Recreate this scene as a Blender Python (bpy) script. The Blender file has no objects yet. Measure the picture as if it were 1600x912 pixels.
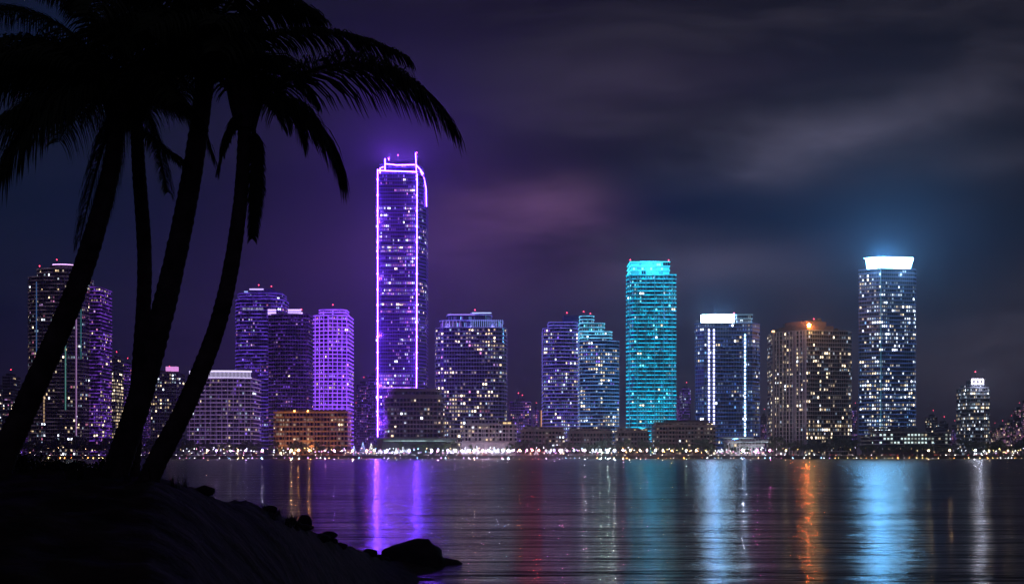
import bpy, bmesh, math, random
from mathutils import Vector, Matrix, noise
random.seed(7)
C = bpy.context.scene
COL = C.collection
F = 1715.0; HOR = 710.0; CAMZ = 3.5          # focal length in photo pixels, horizon row, eye height

# ------------------------------------------------------------------ camera
cam = bpy.data.objects.new('camera', bpy.data.cameras.new('camera'))
COL.objects.link(cam); C.camera = cam
cam.location = (0, 0, CAMZ); cam.rotation_euler = (math.radians(90), 0, 0)
cam.data.sensor_width = 36; cam.data.lens = 36 * F / 1600
cam.data.shift_y = (HOR - 456) / 1600
cam.data.clip_start = 0.1; cam.data.clip_end = 20000

def srgb(h, k=1.0):
    h = h.lstrip('#')
    v = [int(h[i:i+2], 16) / 255 for i in (0, 2, 4)]
    return tuple(k * (c / 12.92 if c <= .04045 else ((c + .055) / 1.055) ** 2.4) for c in v)

# ------------------------------------------------------------------ night sky (world)
W = bpy.data.worlds.new('World'); C.world = W; W.use_nodes = True
nt = W.node_tree; N = nt.nodes; L = nt.links
for n in list(N): N.remove(n)
def nn(t, **k):
    n = N.new(t)
    for a, b in k.items(): setattr(n, a, b)
    return n
def mth(op, a, b=None, c=None, clamp=False):
    n = nn('ShaderNodeMath', operation=op); n.use_clamp = clamp
    for i, v in enumerate((a, b, c)):
        if v is None: continue
        if isinstance(v, (int, float)): n.inputs[i].default_value = v
        else: L.new(v, n.inputs[i])
    return n.outputs[0]
tc = nn('ShaderNodeTexCoord'); sep = nn('ShaderNodeSeparateXYZ'); L.new(tc.outputs['Generated'], sep.inputs[0])
ay = mth('MAXIMUM', mth('ABSOLUTE', sep.outputs[1]), 0.12)
u = mth('DIVIDE', sep.outputs[0], ay); v = mth('DIVIDE', mth('MAXIMUM', sep.outputs[2], 0.0), ay)
cmb = nn('ShaderNodeCombineXYZ'); L.new(u, cmb.inputs[0]); L.new(v, cmb.inputs[1])
L.new(mth('GREATER_THAN', sep.outputs[1], 0), cmb.inputs[2])
def wnoise(vec, sx, sy, scale, detail, rough, dist=0, off=(0, 0, 0), rot=0):
    m = nn('ShaderNodeMapping'); m.inputs['Scale'].default_value = (sx, sy, 1); m.inputs['Location'].default_value = off
    m.inputs['Rotation'].default_value = (0, 0, rot)
    L.new(vec, m.inputs[0]); t = nn('ShaderNodeTexNoise'); L.new(m.outputs[0], t.inputs['Vector'])
    t.inputs['Scale'].default_value = scale; t.inputs['Detail'].default_value = detail
    t.inputs['Roughness'].default_value = rough; t.inputs['Distortion'].default_value = dist
    return t
wn = wnoise(cmb.outputs[0], 2.2, 4.5, 1.6, 3, .5)
sub = nn('ShaderNodeVectorMath', operation='SUBTRACT'); L.new(wn.outputs['Color'], sub.inputs[0]); sub.inputs[1].default_value = (.5, .5, .5)
mul = nn('ShaderNodeVectorMath', operation='MULTIPLY'); L.new(sub.outputs[0], mul.inputs[0]); mul.inputs[1].default_value = (.16, .07, 0)
add = nn('ShaderNodeVectorMath', operation='ADD'); L.new(cmb.outputs[0], add.inputs[0]); L.new(mul.outputs[0], add.inputs[1])
warp = add.outputs[0]
def blob(px, py, rx, ry, deg, vec, power=1.0):
    m = nn('ShaderNodeMapping', vector_type='TEXTURE')
    m.inputs['Location'].default_value = ((px - 800) / F, (HOR - py) / F, 0)
    m.inputs['Rotation'].default_value = (0, 0, math.radians(deg))
    m.inputs['Scale'].default_value = (rx / F, ry / F, 1e4)
    L.new(vec, m.inputs[0])
    ln = nn('ShaderNodeVectorMath', operation='DOT_PRODUCT'); L.new(m.outputs[0], ln.inputs[0]); L.new(m.outputs[0], ln.inputs[1])
    return mth('MULTIPLY', mth('EXPONENT', mth('MULTIPLY', ln.outputs['Value'], -1.0)), power)
cur = None
def addcol(fac, col):
    global cur
    s = nn('ShaderNodeVectorMath', operation='SCALE'); s.inputs[0].default_value = col; L.new(fac, s.inputs['Scale'])
    if cur is None: cur = s.outputs[0]; return
    a = nn('ShaderNodeVectorMath', operation='ADD'); L.new(cur, a.inputs[0]); L.new(s.outputs[0], a.inputs[1]); cur = a.outputs[0]
one = mth('ADD', mth('MULTIPLY', u, 0), 1.0)
addcol(one, (.0052, .0044, .0084))
streak = wnoise(warp, 1.6, 6.0, 1.5, 5, .55, .3, (3.1, .7, 0), math.radians(-9))
sk = nn('ShaderNodeMapRange', interpolation_type='SMOOTHSTEP'); L.new(streak.outputs['Fac'], sk.inputs[0])
sk.inputs[1].default_value = .42; sk.inputs[2].default_value = .66
right = nn('ShaderNodeMapRange'); L.new(u, right.inputs[0]); right.inputs[1].default_value = -.12; right.inputs[2].default_value = .12
addcol(mth('MULTIPLY', sk.outputs[0], mth('ADD', mth('MULTIPLY', right.outputs[0], .85), .15)), (.0200, .0172, .0240))
SKY = [  # px, py, rx, ry, deg, colour, warped
    (580, 540, 330, 205, 0, (.017, .005, .055), 0),
    (640, 370, 180, 130, 0, (.008, .003, .024), 0),
    (850, 345, 120, 62, -14, (.064, .028, .062), 1),
    (760, 400, 230, 70, 0, (.022, .009, .034), 1),
    (900, 300, 60, 45, 0, (.020, .010, .018), 1),
    (60, 330, 330, 330, 0, (-.003, .0035, .016), 0),
    (170, 40, 260, 90, 0, (.000, .004, .015), 0),
    (1230, 225, 190, 38, 10, (.044, .040, .062), 1),
    (1450, 170, 220, 50, 14, (.022, .019, .027), 1),
    (1500, 255, 200, 32, 6, (.018, .016, .022), 1),
    (1000, 150, 320, 60, 6, (.009, .006, .013), 1),
    (1080, 320, 230, 60, 0, (-.006, -.002, .008), 0),
    (1385, 385, 190, 110, 0, (.001, .007, .028), 0),
    (1130, 420, 190, 36, 8, (.024, .020, .034), 1),
    (1540, 540, 190, 80, 10, (.030, .026, .036), 1),
    (1250, 640, 620, 130, 0, (.006, .005, .013), 0),
    (1100, 500, 260, 120, 0, (.001, .004, .015), 0),
    (60, 600, 200, 170, 0, (.004, .0005, .010), 0),
]
fine = wnoise(warp, 3.0, 9.0, 1.7, 6, .6, .2, (7.7, 2.2, 0), math.radians(-10))
fm = nn('ShaderNodeMapRange'); L.new(fine.outputs['Fac'], fm.inputs[0]); fm.inputs[1].default_value = .3; fm.inputs[2].default_value = .7; fm.inputs[3].default_value = .2; fm.inputs[4].default_value = 1.7
for px, py, rx, ry, dg, c, wp in SKY:
    f_ = blob(px, py, rx, ry, dg, warp if wp else cmb.outputs[0])
    addcol(mth('MULTIPLY', f_, fm.outputs[0]) if wp else f_, c)
mx = nn('ShaderNodeVectorMath', operation='MAXIMUM'); L.new(cur, mx.inputs[0]); mx.inputs[1].default_value = (.002, .002, .004)
bg = nn('ShaderNodeBackground'); L.new(mx.outputs[0], bg.inputs[0]); bg.inputs[1].default_value = 1.0
wo = nn('ShaderNodeOutputWorld'); L.new(bg.outputs[0], wo.inputs[0])

C.view_settings.view_transform = 'Standard'; C.view_settings.look = 'None'
C.view_settings.exposure = 0; C.view_settings.gamma = 1
cy = C.cycles
cy.max_bounces = 4; cy.diffuse_bounces = 1; cy.glossy_bounces = 2; cy.transmission_bounces = 2
cy.volume_bounces = 0; cy.sample_clamp_indirect = 60; cy.use_denoising = True
cy.caustics_reflective = False; cy.caustics_refractive = False
try: cy.denoiser = 'OPENIMAGEDENOISE'; cy.denoising_prefilter = 'ACCURATE'
except Exception: pass

# ------------------------------------------------------------------ helpers
def X(px, d): return (px - 800) / F * d
def Z(py, d): return CAMZ + (HOR - py) / F * d
def tag(o, label=None, cat=None, group=None, kind=None):
    if label: o['label'] = label
    if cat: o['category'] = cat
    if group: o['group'] = group
    if kind: o['kind'] = kind
    return o
def empty(name, loc, label, cat, group=None, rz=0):
    o = bpy.data.objects.new(name, None); COL.objects.link(o); o.location = loc; o.rotation_euler.z = rz
    o.empty_display_size = .5
    return tag(o, label, cat, group)
def link(name, me, parent=None, loc=(0, 0, 0)):
    o = bpy.data.objects.new(name, me); COL.objects.link(o); o.location = loc
    if parent: o.parent = parent
    return o
def mesh(name, vs, fs, mats, mi=None, smooth=False):
    me = bpy.data.meshes.new(name); me.from_pydata(vs, [], fs)
    for m in (mats if isinstance(mats, (list, tuple)) else [mats]): me.materials.append(m)
    if mi: me.polygons.foreach_set('material_index', mi)
    if smooth: me.polygons.foreach_set('use_smooth', [True] * len(me.polygons))
    me.update(); return me
def copy_tree(o, parent=None):
    c = o.copy(); COL.objects.link(c); c.parent = parent
    for ch in list(o.children): copy_tree(ch, c)
    return c
class MB:
    def __init__(s): s.v = []; s.f = []; s.m = []
    def box(s, x0, x1, y0, y1, z0, z1, m=0):
        b = len(s.v)
        s.v += [(x0, y0, z0), (x1, y0, z0), (x1, y1, z0), (x0, y1, z0), (x0, y0, z1), (x1, y0, z1), (x1, y1, z1), (x0, y1, z1)]
        for q in ((0, 3, 2, 1), (4, 5, 6, 7), (0, 1, 5, 4), (1, 2, 6, 5), (2, 3, 7, 6), (3, 0, 4, 7)):
            s.f.append(tuple(b + i for i in q)); s.m.append(m)
    def prism(s, poly, z0, z1, top=None, m=0):
        b = len(s.v); n = len(poly); top = top or poly
        s.v += [(x, y, z0) for x, y in poly] + [(x, y, z1) for x, y in top]
        s.f.append(tuple(b + i for i in reversed(range(n)))); s.m.append(m)
        s.f.append(tuple(b + n + i for i in range(n))); s.m.append(m)
        for i in range(n):
            j = (i + 1) % n; s.f.append((b + i, b + j, b + n + j, b + n + i)); s.m.append(m)
    def tube(s, pts, rads, seg=8, m=0, cap=True):
        b = len(s.v); P = [Vector(p) for p in pts]
        for i, p in enumerate(P):
            t = (P[min(i + 1, len(P) - 1)] - P[max(i - 1, 0)]).normalized()
            a = t.cross(Vector((0, 1, .01))); a = a.normalized() if a.length > 1e-4 else Vector((1, 0, 0))
            c = t.cross(a).normalized()
            for k in range(seg):
                an = 2 * math.pi * k / seg
                s.v.append(tuple(p + (a * math.cos(an) + c * math.sin(an)) * rads[i]))
        for i in range(len(P) - 1):
            for k in range(seg):
                q = (k + 1) % seg
                s.f.append((b + i * seg + k, b + i * seg + q, b + (i + 1) * seg + q, b + (i + 1) * seg + k)); s.m.append(m)
        if cap:
            s.f.append(tuple(b + k for k in reversed(range(seg)))); s.m.append(m)
            e = b + (len(P) - 1) * seg; s.f.append(tuple(e + k for k in range(seg))); s.m.append(m)
    def me(s, name, mats, smooth=False): return mesh(name, s.v, s.f, mats, s.m, smooth)
    def obj(s, name, mats, parent=None, smooth=False, loc=(0, 0, 0)): return link(name, s.me(name, mats, smooth), parent, loc)

# ------------------------------------------------------------------ materials
MATS = {}
def pbr(name, col, rough=.7, metal=0, var=.25, scale=.35, bump=0, spec=.5):
    if name in MATS: return MATS[name]
    m = bpy.data.materials.new(name); m.use_nodes = True; t = m.node_tree; b = t.nodes['Principled BSDF']
    tn = t.nodes.new('ShaderNodeTexNoise'); tn.inputs['Scale'].default_value = scale; tn.inputs['Detail'].default_value = 6
    ge = t.nodes.new('ShaderNodeNewGeometry'); t.links.new(ge.outputs['Position'], tn.inputs['Vector'])
    r = t.nodes.new('ShaderNodeValToRGB'); e = r.color_ramp.elements
    e[0].position = .3; e[1].position = .7
    e[0].color = (*[c * (1 - var) for c in col], 1); e[1].color = (*[c * (1 + var) for c in col], 1)
    t.links.new(tn.outputs['Fac'], r.inputs[0]); t.links.new(r.outputs[0], b.inputs['Base Color'])
    b.inputs['Roughness'].default_value = rough; b.inputs['Metallic'].default_value = metal
    b.inputs['Specular IOR Level'].default_value = spec
    if bump:
        bp = t.nodes.new('ShaderNodeBump'); bp.inputs['Strength'].default_value = 1; bp.inputs['Distance'].default_value = bump
        t.links.new(tn.outputs['Fac'], bp.inputs['Height']); t.links.new(bp.outputs[0], b.inputs['Normal'])
    MATS[name] = m; return m
def glow(name, col, k, sample=False, rnd=0.0):
    if name in MATS: return MATS[name]
    m = bpy.data.materials.new(name); m.use_nodes = True; t = m.node_tree; b = t.nodes['Principled BSDF']
    b.inputs['Base Color'].default_value = (.3, .3, .3, 1)
    b.inputs['Emission Color'].default_value = (*col, 1); b.inputs['Emission Strength'].default_value = k
    if rnd:
        oi = t.nodes.new('ShaderNodeObjectInfo'); a = t.nodes.new('ShaderNodeMath'); a.operation = 'MULTIPLY_ADD'
        a.inputs[1].default_value = 2 * rnd * k; a.inputs[2].default_value = k * (1 - rnd)
        t.links.new(oi.outputs['Random'], a.inputs[0]); t.links.new(a.outputs[0], b.inputs['Emission Strength'])
    m.cycles.emission_sampling = 'AUTO' if sample else 'NONE'
    MATS[name] = m; return m
def edge_lit(name, base, col, k, seg=(.12, .12, .02), lo=.45, hi=.62, floor=.12):
    """concrete with noise emission in stretches, standing in for balcony lamps and floodlight wash"""
    if name in MATS: return MATS[name]
    m = bpy.data.materials.new(name); m.use_nodes = True; t = m.node_tree; b = t.nodes['Principled BSDF']
    b.inputs['Base Color'].default_value = (*base, 1); b.inputs['Roughness'].default_value = .7
    ge = t.nodes.new('ShaderNodeNewGeometry'); mp = t.nodes.new('ShaderNodeMapping'); mp.inputs['Scale'].default_value = seg
    t.links.new(ge.outputs['Position'], mp.inputs[0])
    tn = t.nodes.new('ShaderNodeTexNoise'); tn.inputs['Scale'].default_value = 1; tn.inputs['Detail'].default_value = 4; tn.inputs['Roughness'].default_value = .65
    oi = t.nodes.new('ShaderNodeObjectInfo'); va = t.nodes.new('ShaderNodeVectorMath'); va.operation = 'ADD'
    cx = t.nodes.new('ShaderNodeCombineXYZ'); mu = t.nodes.new('ShaderNodeMath'); mu.operation = 'MULTIPLY'; mu.inputs[1].default_value = 37
    t.links.new(oi.outputs['Random'], mu.inputs[0]); t.links.new(mu.outputs[0], cx.inputs[2])
    t.links.new(mp.outputs[0], va.inputs[0]); t.links.new(cx.outputs[0], va.inputs[1]); t.links.new(va.outputs[0], tn.inputs['Vector'])
    mr = t.nodes.new('ShaderNodeMapRange'); mr.inputs[1].default_value = lo; mr.inputs[2].default_value = hi
    mr.inputs[3].default_value = floor * k; mr.inputs[4].default_value = k
    t.links.new(tn.outputs['Fac'], mr.inputs[0]); b.inputs['Emission Color'].default_value = (*col, 1)
    t.links.new(mr.outputs[0], b.inputs['Emission Strength'])
    m.cycles.emission_sampling = 'NONE'; MATS[name] = m; return m
def glass(name, col, rough=.18):
    if name in MATS: return MATS[name]
    m = pbr(name, col, rough, 0, .35, .2, 0, .8); return m

CONC = pbr('concrete', (.24, .22, .21)); DARKC = pbr('dark_concrete', (.09, .085, .09))
BROWN = pbr('brown_stone', (.20, .13, .11)); PALE = pbr('pale_render', (.48, .44, .43))
METAL = pbr('dark_metal', (.06, .06, .07), .4, .6)
GL = glass('dark_glass', (.012, .015, .026)); GLB = glass('blue_glass', (.015, .035, .075))
GLP = glass('violet_glass', (.02, .012, .05)); GLW = glass('bronze_glass', (.02, .016, .014))
def wglow(name, col, k):
    m = glow(name, col, k)
    t = m.node_tree; b = t.nodes['Principled BSDF']; ge = t.nodes.new('ShaderNodeNewGeometry')
    sn = t.nodes.new('ShaderNodeVectorMath'); sn.operation = 'SNAP'; sn.inputs[1].default_value = (2.7, 2.7, 3.5)
    wn_ = t.nodes.new('ShaderNodeTexWhiteNoise'); t.links.new(ge.outputs['Position'], sn.inputs[0]); t.links.new(sn.outputs[0], wn_.inputs['Vector'])
    p = t.nodes.new('ShaderNodeMath'); p.operation = 'POWER'; p.inputs[1].default_value = 2.6; t.links.new(wn_.outputs['Value'], p.inputs[0])
    q = t.nodes.new('ShaderNodeMath'); q.operation = 'MULTIPLY_ADD'; q.inputs[1].default_value = 2.6 * k; q.inputs[2].default_value = .16 * k
    t.links.new(p.outputs[0], q.inputs[0]); t.links.new(q.outputs[0], b.inputs['Emission Strength']); return m
warm = [wglow('window_warm_a', (1, .80, .52), 2.0), wglow('window_warm_b', (1, .72, .40), .8), wglow('window_warm_c', (1, .82, .6), .28)]
cool = [wglow('window_cool_a', (.8, .88, 1), 2.2), wglow('window_cool_b', (.6, .8, 1), .55), wglow('window_cool_c', (.55, .75, 1), .2)]
pinkw = [wglow('window_pink_a', (1, .35, .75), .7), wglow('window_pink_b', (.8, .45, 1), .45), wglow('window_pink_c', (1, .3, .5), .35)]
dimv = [wglow('window_violet_a', (.25, .08, .9), .35), wglow('window_violet_b', (.2, .07, .8), .16), wglow('window_violet_c', (.3, .15, 1), .8)]
dimb = [wglow('window_blue_a', (.06, .2, .8), .25), wglow('window_blue_b', (.05, .16, .6), .12), wglow('window_blue_c', (.2, .5, 1), .55)]
dimt = [wglow('window_teal_a', (.0, .5, .7), .4), wglow('window_teal_b', (.0, .4, .6), .2), wglow('window_teal_c', (.2, .85, 1), .9)]
REDB = glow('beacon_red', (1, .05, .12), 6)

# ------------------------------------------------------------------ haze (real air)
hm = bpy.data.materials.new('haze_air'); hm.use_nodes = True; t = hm.node_tree
for n in list(t.nodes):
    if n.type != 'OUTPUT_MATERIAL': t.nodes.remove(n)
pv = t.nodes.new('ShaderNodeVolumePrincipled'); pv.inputs['Color'].default_value = (.8, .85, 1, 1)
pv.inputs['Density'].default_value = .00013; pv.inputs['Anisotropy'].default_value = .72
t.links.new(pv.outputs[0], [n for n in t.nodes if n.type == 'OUTPUT_MATERIAL'][0].inputs['Volume'])
b = MB(); b.box(-5000, 5000, -160, 5600, -9, 330)
haze = b.obj('haze', hm); tag(haze, 'thin night haze over the bay and city', kind='stuff')

# ------------------------------------------------------------------ water
wm = bpy.data.materials.new('bay_water'); wm.use_nodes = True; t = wm.node_tree; bs = t.nodes['Principled BSDF']
bs.inputs['Base Color'].default_value = (.003, .005, .010, 1); bs.inputs['IOR'].default_value = 1.333
bs.inputs['Roughness'].default_value = .18; bs.inputs['Anisotropic'].default_value = .82
tg_ = t.nodes.new('ShaderNodeCombineXYZ'); tg_.inputs[1].default_value = 1; t.links.new(tg_.outputs[0], bs.inputs['Tangent'])   # wave crests run along the shore
ge = t.nodes.new('ShaderNodeNewGeometry')
def wav(scale, sx, sy, detail, rot):
    mp = t.nodes.new('ShaderNodeMapping'); mp.inputs['Scale'].default_value = (sx, sy, 1); mp.inputs['Rotation'].default_value = (0, 0, rot)
    t.links.new(ge.outputs['Position'], mp.inputs[0]); tn = t.nodes.new('ShaderNodeTexNoise')
    tn.inputs['Scale'].default_value = scale; tn.inputs['Detail'].default_value = detail; tn.inputs['Roughness'].default_value = .55
    t.links.new(mp.outputs[0], tn.inputs['Vector']); return tn.outputs['Fac']
a1 = wav(1.0, .28, 1.7, 4, .04); a2 = wav(1.0, .06, .22, 3, -.08); a3 = wav(1.0, .012, .07, 3, .05)
b1 = t.nodes.new('ShaderNodeBump'); b1.inputs['Strength'].default_value = 1; b1.inputs['Distance'].default_value = .15
b2 = t.nodes.new('ShaderNodeBump'); b2.inputs['Strength'].default_value = 1; b2.inputs['Distance'].default_value = .55
b3 = t.nodes.new('ShaderNodeBump'); b3.inputs['Strength'].default_value = 1; b3.inputs['Distance'].default_value = 1.3; t.links.new(a3, b3.inputs['Height'])
t.links.new(a1, b1.inputs['Height']); t.links.new(a2, b2.inputs['Height'])
t.links.new(b1.outputs[0], b2.inputs['Normal']); t.links.new(b2.outputs[0], b3.inputs['Normal']); t.links.new(b3.outputs[0], bs.inputs['Normal'])
water = link('water', mesh('water', [(-4500, -140, 0), (4500, -140, 0), (4500, 952, 0), (-4500, 952, 0)], [(0, 1, 2, 3)], wm))
tag(water, 'dark rippled bay water reflecting the city lights', kind='structure')

# ------------------------------------------------------------------ far shore
GZ = 2.6
b = MB(); b.box(-4400, 4400, 952, 5400, -8, GZ)
tag(b.obj('city_ground', pbr('city_soil', (.06, .06, .055), .9)), 'flat city ground behind the seawall', kind='structure')
b = MB(); b.box(-4400, 4400, 950, 952, -8, GZ + .25)
sw = b.obj('seawall', pbr('seawall_stone', (.10, .095, .09), .85, bump=.2)); tag(sw, 'long dark stone seawall along the far waterfront', 'seawall')
b = MB(); b.box(-4400, 4400, 952.1, 957, GZ + .004, GZ + .1)
tag(b.obj('promenade', pbr('paving', (.25, .24, .23), .8)), 'paved waterfront promenade', kind='structure')
b = MB(); b.box(-4400, 4400, 957.3, 965.5, GZ + .003, GZ + .02)
tag(b.obj('road', pbr('asphalt', (.05, .05, .052), .8)), 'asphalt shore road', kind='structure')

# ------------------------------------------------------------------ tower builder
def rect(x0, x1, y0, y1, ch=0):
    if not ch: return [(x0, y0), (x1, y0), (x1, y1), (x0, y1)]
    return [(x0 + ch, y0), (x1 - ch, y0), (x1, y0 + ch), (x1, y1 - ch), (x1 - ch, y1), (x0 + ch, y1), (x0, y1 - ch), (x0, y0 + ch)]
def oval(x0, x1, y0, y1, n=24, p=2.0):
    cx, cyy, rx, ry = (x0 + x1) / 2, (y0 + y1) / 2, (x1 - x0) / 2, (y1 - y0) / 2; o = []
    for i in range(n):
        a = -math.pi / 2 + 2 * math.pi * (i + .5) / n; c, s_ = math.cos(a), math.sin(a)
        o.append((cx + rx * math.copysign(abs(c) ** (2 / p), c), cyy + ry * math.copysign(abs(s_) ** (2 / p), s_)))
    return o
def bow(x0, x1, y0, y1, bulge, n=10):
    o = [(x0 + (x1 - x0) * i / n, y0 - bulge * math.sin(math.pi * i / n)) for i in range(n + 1)]
    return o + [(x1, y1), (x0, y1)]
def corner(x0, x1, xc, y0, y1, k=14):            # a box turned so that its near edge stands at xc
    return [(x0, y0 + k), (xc, y0), (x1, y0 + k * 1.1), (x1 - 4, y1), (x0 + 4, y1)]
def inset(poly, d):
    xs = [p[0] for p in poly]; ys = [p[1] for p in poly]
    cx, cyy = (min(xs) + max(xs)) / 2, (min(ys) + max(ys)) / 2
    fx = 1 - 2 * d / (max(xs) - min(xs)); fy = 1 - 2 * d / (max(ys) - min(ys))
    return [(cx + (x - cx) * fx, cyy + (y - cyy) * fy) for x, y in poly]
class Rnd(random.Random): pass
def ribbon(poly, z0, z1, bay, mats, lit, rr, weights, act, mull=.25, zone=None):
    """one storey's continuous ribbon window: mullion and pane faces share their vertices"""
    vs, mi = [], []
    n = len(poly)
    for i in range(n):
        a, c = poly[i], poly[(i + 1) % n]; ln = math.dist(a, c); k = max(1, round(ln / bay)); run = 0; m = 0
        for j in range(k):
            for q, w in ((0, mull), (mull, 1)):
                tt = (j + q) / k
                vs.append((a[0] + (c[0] - a[0]) * tt, a[1] + (c[1] - a[1]) * tt))
                if q == 0: mi.append(1); continue
                if run <= 0:
                    pr = lit * act * (zone(vs[-1][0], z0) if zone else 1)
                    m = rr.choices(range(2, 2 + len(weights)), weights)[0] if rr.random() < pr else 0
                    run = rr.choice((1, 1, 1, 2)) if m else 1
                run -= 1; mi.append(m)
    N_ = len(vs); zm = z0 + (z1 - z0) * .68
    V = [(x, y, z0) for x, y in vs] + [(x, y, zm) for x, y in vs] + [(x, y, z1) for x, y in vs]
    Fc = [(i, (i + 1) % N_, N_ + (i + 1) % N_, N_ + i) for i in range(N_)]
    Fc += [(N_ + i, N_ + (i + 1) % N_, 2 * N_ + (i + 1) % N_, 2 * N_ + i) for i in range(N_)]
    mi = mi + [1 if q % 2 == 0 or m_ > 1 else 0 for q, m_ in enumerate(mi)]
    return mesh('ribbon_window', V, Fc, mats, mi)
def storeys(root, poly, z0, z1, fh, slab_mat, glass_mat, pal, weights, lit, rr, bay=2.4, slab_h=.9, over=.7, mull=.42,
            rowvar=.6, slab_name='floor_slab', zone=None, frame=None, core_mat=None):
    nf = max(1, round((z1 - z0) / fh)); fh = (z1 - z0) / nf
    b = MB(); b.prism(inset(poly, over + .6), z0, z1 - .05); b.obj('wall', core_mat or DARKC, root)
    sb = MB(); sb.prism(poly, 0, slab_h); sm = sb.me('floor_slab', slab_mat)
    wp = inset(poly, over); mats = [glass_mat, frame or DARKC] + pal
    so = rr.uniform(0, 90)
    def clus(x, z_): return max(.12, min(2.1, 1 + 2.6 * noise.noise(Vector((x * .05, so, z_ * .04)))))
    zn_ = (lambda x, z_: zone(x, z_) * clus(x, z_)) if zone else clus
    for i in range(nf):
        z = z0 + i * fh
        link(slab_name, sm, root, (0, 0, z))
        act = 1 + rowvar * (rr.random() * 2 - 1) * 1.3 if rowvar < .9 else (2.3 if rr.random() < .38 else .18)
        link('ribbon_window', ribbon(wp, z + slab_h + .003, z + fh - .003, bay, mats, lit, rr, weights, max(.05, act), mull, zn_), root)
    link('roof_slab', sm, root, (0, 0, z1))
def piers(root, poly, z0, z1, step, w, dep, mat, edges=None, name='pier'):
    n = len(poly)
    for i in range(n):
        if edges is not None and i not in edges: continue
        a, c = Vector((*poly[i], 0)), Vector((*poly[(i + 1) % n], 0)); e = c - a; k = max(1, round(e.length / step))
        t_ = e.normalized(); nr = Vector((t_.y, -t_.x, 0))
        for j in range(k):
            p = a + e * ((j + .5) / k)
            q = [p - t_ * w / 2 - nr * .4, p - t_ * w / 2 + nr * dep, p + t_ * w / 2 + nr * dep, p + t_ * w / 2 - nr * .4]
            b = MB(); b.prism([(v_.x, v_.y) for v_ in q], z0, z1); b.obj(name, mat, root)
def strip(root, x, y, z0, z1, w, mat, name='light_strip'):
    b = MB(); b.box(x - w / 2, x + w / 2, y - .35, y + .1, z0, z1); return b.obj(name, mat, root)
def hstrip(root, x0, x1, y, z, h, mat, name='light_strip'):
    b = MB(); b.box(x0, x1, y - .35, y + .1, z, z + h); return b.obj(name, mat, root)
def mast(root, x, y, z0, z1, r=.35, beacon=True):
    b = MB(); b.tube([(x, y, z0), (x, y, (z0 + z1) / 2), (x, y, z1)], [r, r * .7, r * .4], 6); m = b.obj('mast', METAL, root)
    if beacon:
        b = MB(); b.tube([(x, y, z1), (x, y, z1 + .5), (x, y, z1 + 1.1)], [.35, .6, .2], 8); b.obj('beacon', REDB, root)
def roofbox(root, poly, z0, z1, mat, name='penthouse', top=None):
    b = MB(); b.prism(poly, z0, z1, top); return b.obj(name, mat, root)
def clutter(root, x0, x1, y0, z, rr, n=4, mat=None):
    for _ in range(n):
        w = rr.uniform(2, 5); x = rr.uniform(x0, x1 - w); h = rr.uniform(1.2, 3.6)
        b = MB(); b.box(x, x + w, y0, y0 + rr.uniform(2, 5), z, z + h); b.box(x + .4, x + w - .4, y0 + .4, y0 + 1.6, z + h, z + h + .35)
        b.obj('roof_plant', mat or DARKC, root)
def lamp(name, loc, col, power, r=1.0, parent=None, kind='POINT', aim=None, size=60, blend=.6):
    l = bpy.data.lights.new(name, kind); l.color = col; l.energy = power; l.shadow_soft_size = r
    o = bpy.data.objects.new(name, l); COL.objects.link(o); o.location = loc
    if kind == 'SPOT':
        l.spot_size = math.radians(size); l.spot_blend = blend
        o.rotation_euler = (Vector(aim) - Vector(loc)).to_track_quat('-Z', 'Y').to_euler()
    if parent: o.parent = parent
    return o
def T(label, px, d, cat='tower', name='high_rise_tower', group=None):
    return empty(name, (0, 0, 0), label, cat, group)

# every tower's children are in world metres; the Empty is moved to the base at the end
ROOTS = []
def tower(label, px, d, cat='tower', name='high_rise_tower'):
    r = T(label, px, d, cat, name); ROOTS.append((r, (X(px, d), d, GZ))); return r

VIO = (.30, .07, 1.0); LAV = (.42, .16, 1.0); TEAL = (.0, .62, .85); SKYB = (.22, .52, 1.0)

# T1 left grey round tower -------------------------------------------------
d = 1000; rr = Rnd(1); r = tower('grey rounded tower with teal and violet light lines behind the leftmost palm trunk', 106, d)
e1 = edge_lit('slab_left_tower', (.16, .14, .15), (.55, .38, .60), .13)
e1v = edge_lit('slab_left_wing', (.16, .14, .17), (.32, .08, 1), .6)
pA = oval(X(42, d), X(150, d), d, d + 42, 28, 3.0)
storeys(r, pA, GZ, Z(432, d), 3.4, e1, GL, warm + cool + pinkw, [3, 3, 4, 2, 3, 3, 1, 1, 1], .13, rr, slab_h=.7)
storeys(r, rect(X(151, d), X(171, d), d + 16, d + 46), GZ, Z(445, d), 3.4, e1v, GLP, dimv + pinkw + warm, [3, 3, 1, 1, 1, 0, 1, 1, 1], .35, rr, slab_h=.8)
pB = oval(X(54, d), X(146, d), d + 5, d + 38, 24, 2.5)
storeys(r, pB, Z(432, d) + .95, Z(418, d), 3.4, e1, GL, cool + warm, [1] * 6, .15, rr, slab_h=.7)
roofbox(r, oval(X(78, d), X(135, d), d + 8, d + 34, 24), Z(418, d) + .75, Z(410, d), DARKC)
b = MB()
for i in range(14):
    a0 = -math.pi * (.10 + .55 * i / 14) ; a1 = -math.pi * (.10 + .55 * (i + 1) / 14)
    pts = [(X(106, d) + 18.6 * math.cos(a), d + 21 + 15.2 * math.sin(a)) for a in (a0, a1)]
    b.tube([(*pts[0], Z(410, d) - .6), (*pts[1], Z(410, d) - .6)], [.32, .32], 5)
b.obj('crown_light', glow('crown_lilac', (.8, .45, 1), 3.0, True), r)
strip(r, X(120, d), d + 1.0, Z(640, d), Z(490, d), .9, glow('strip_green', (.25, .8, .7), .28))
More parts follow.
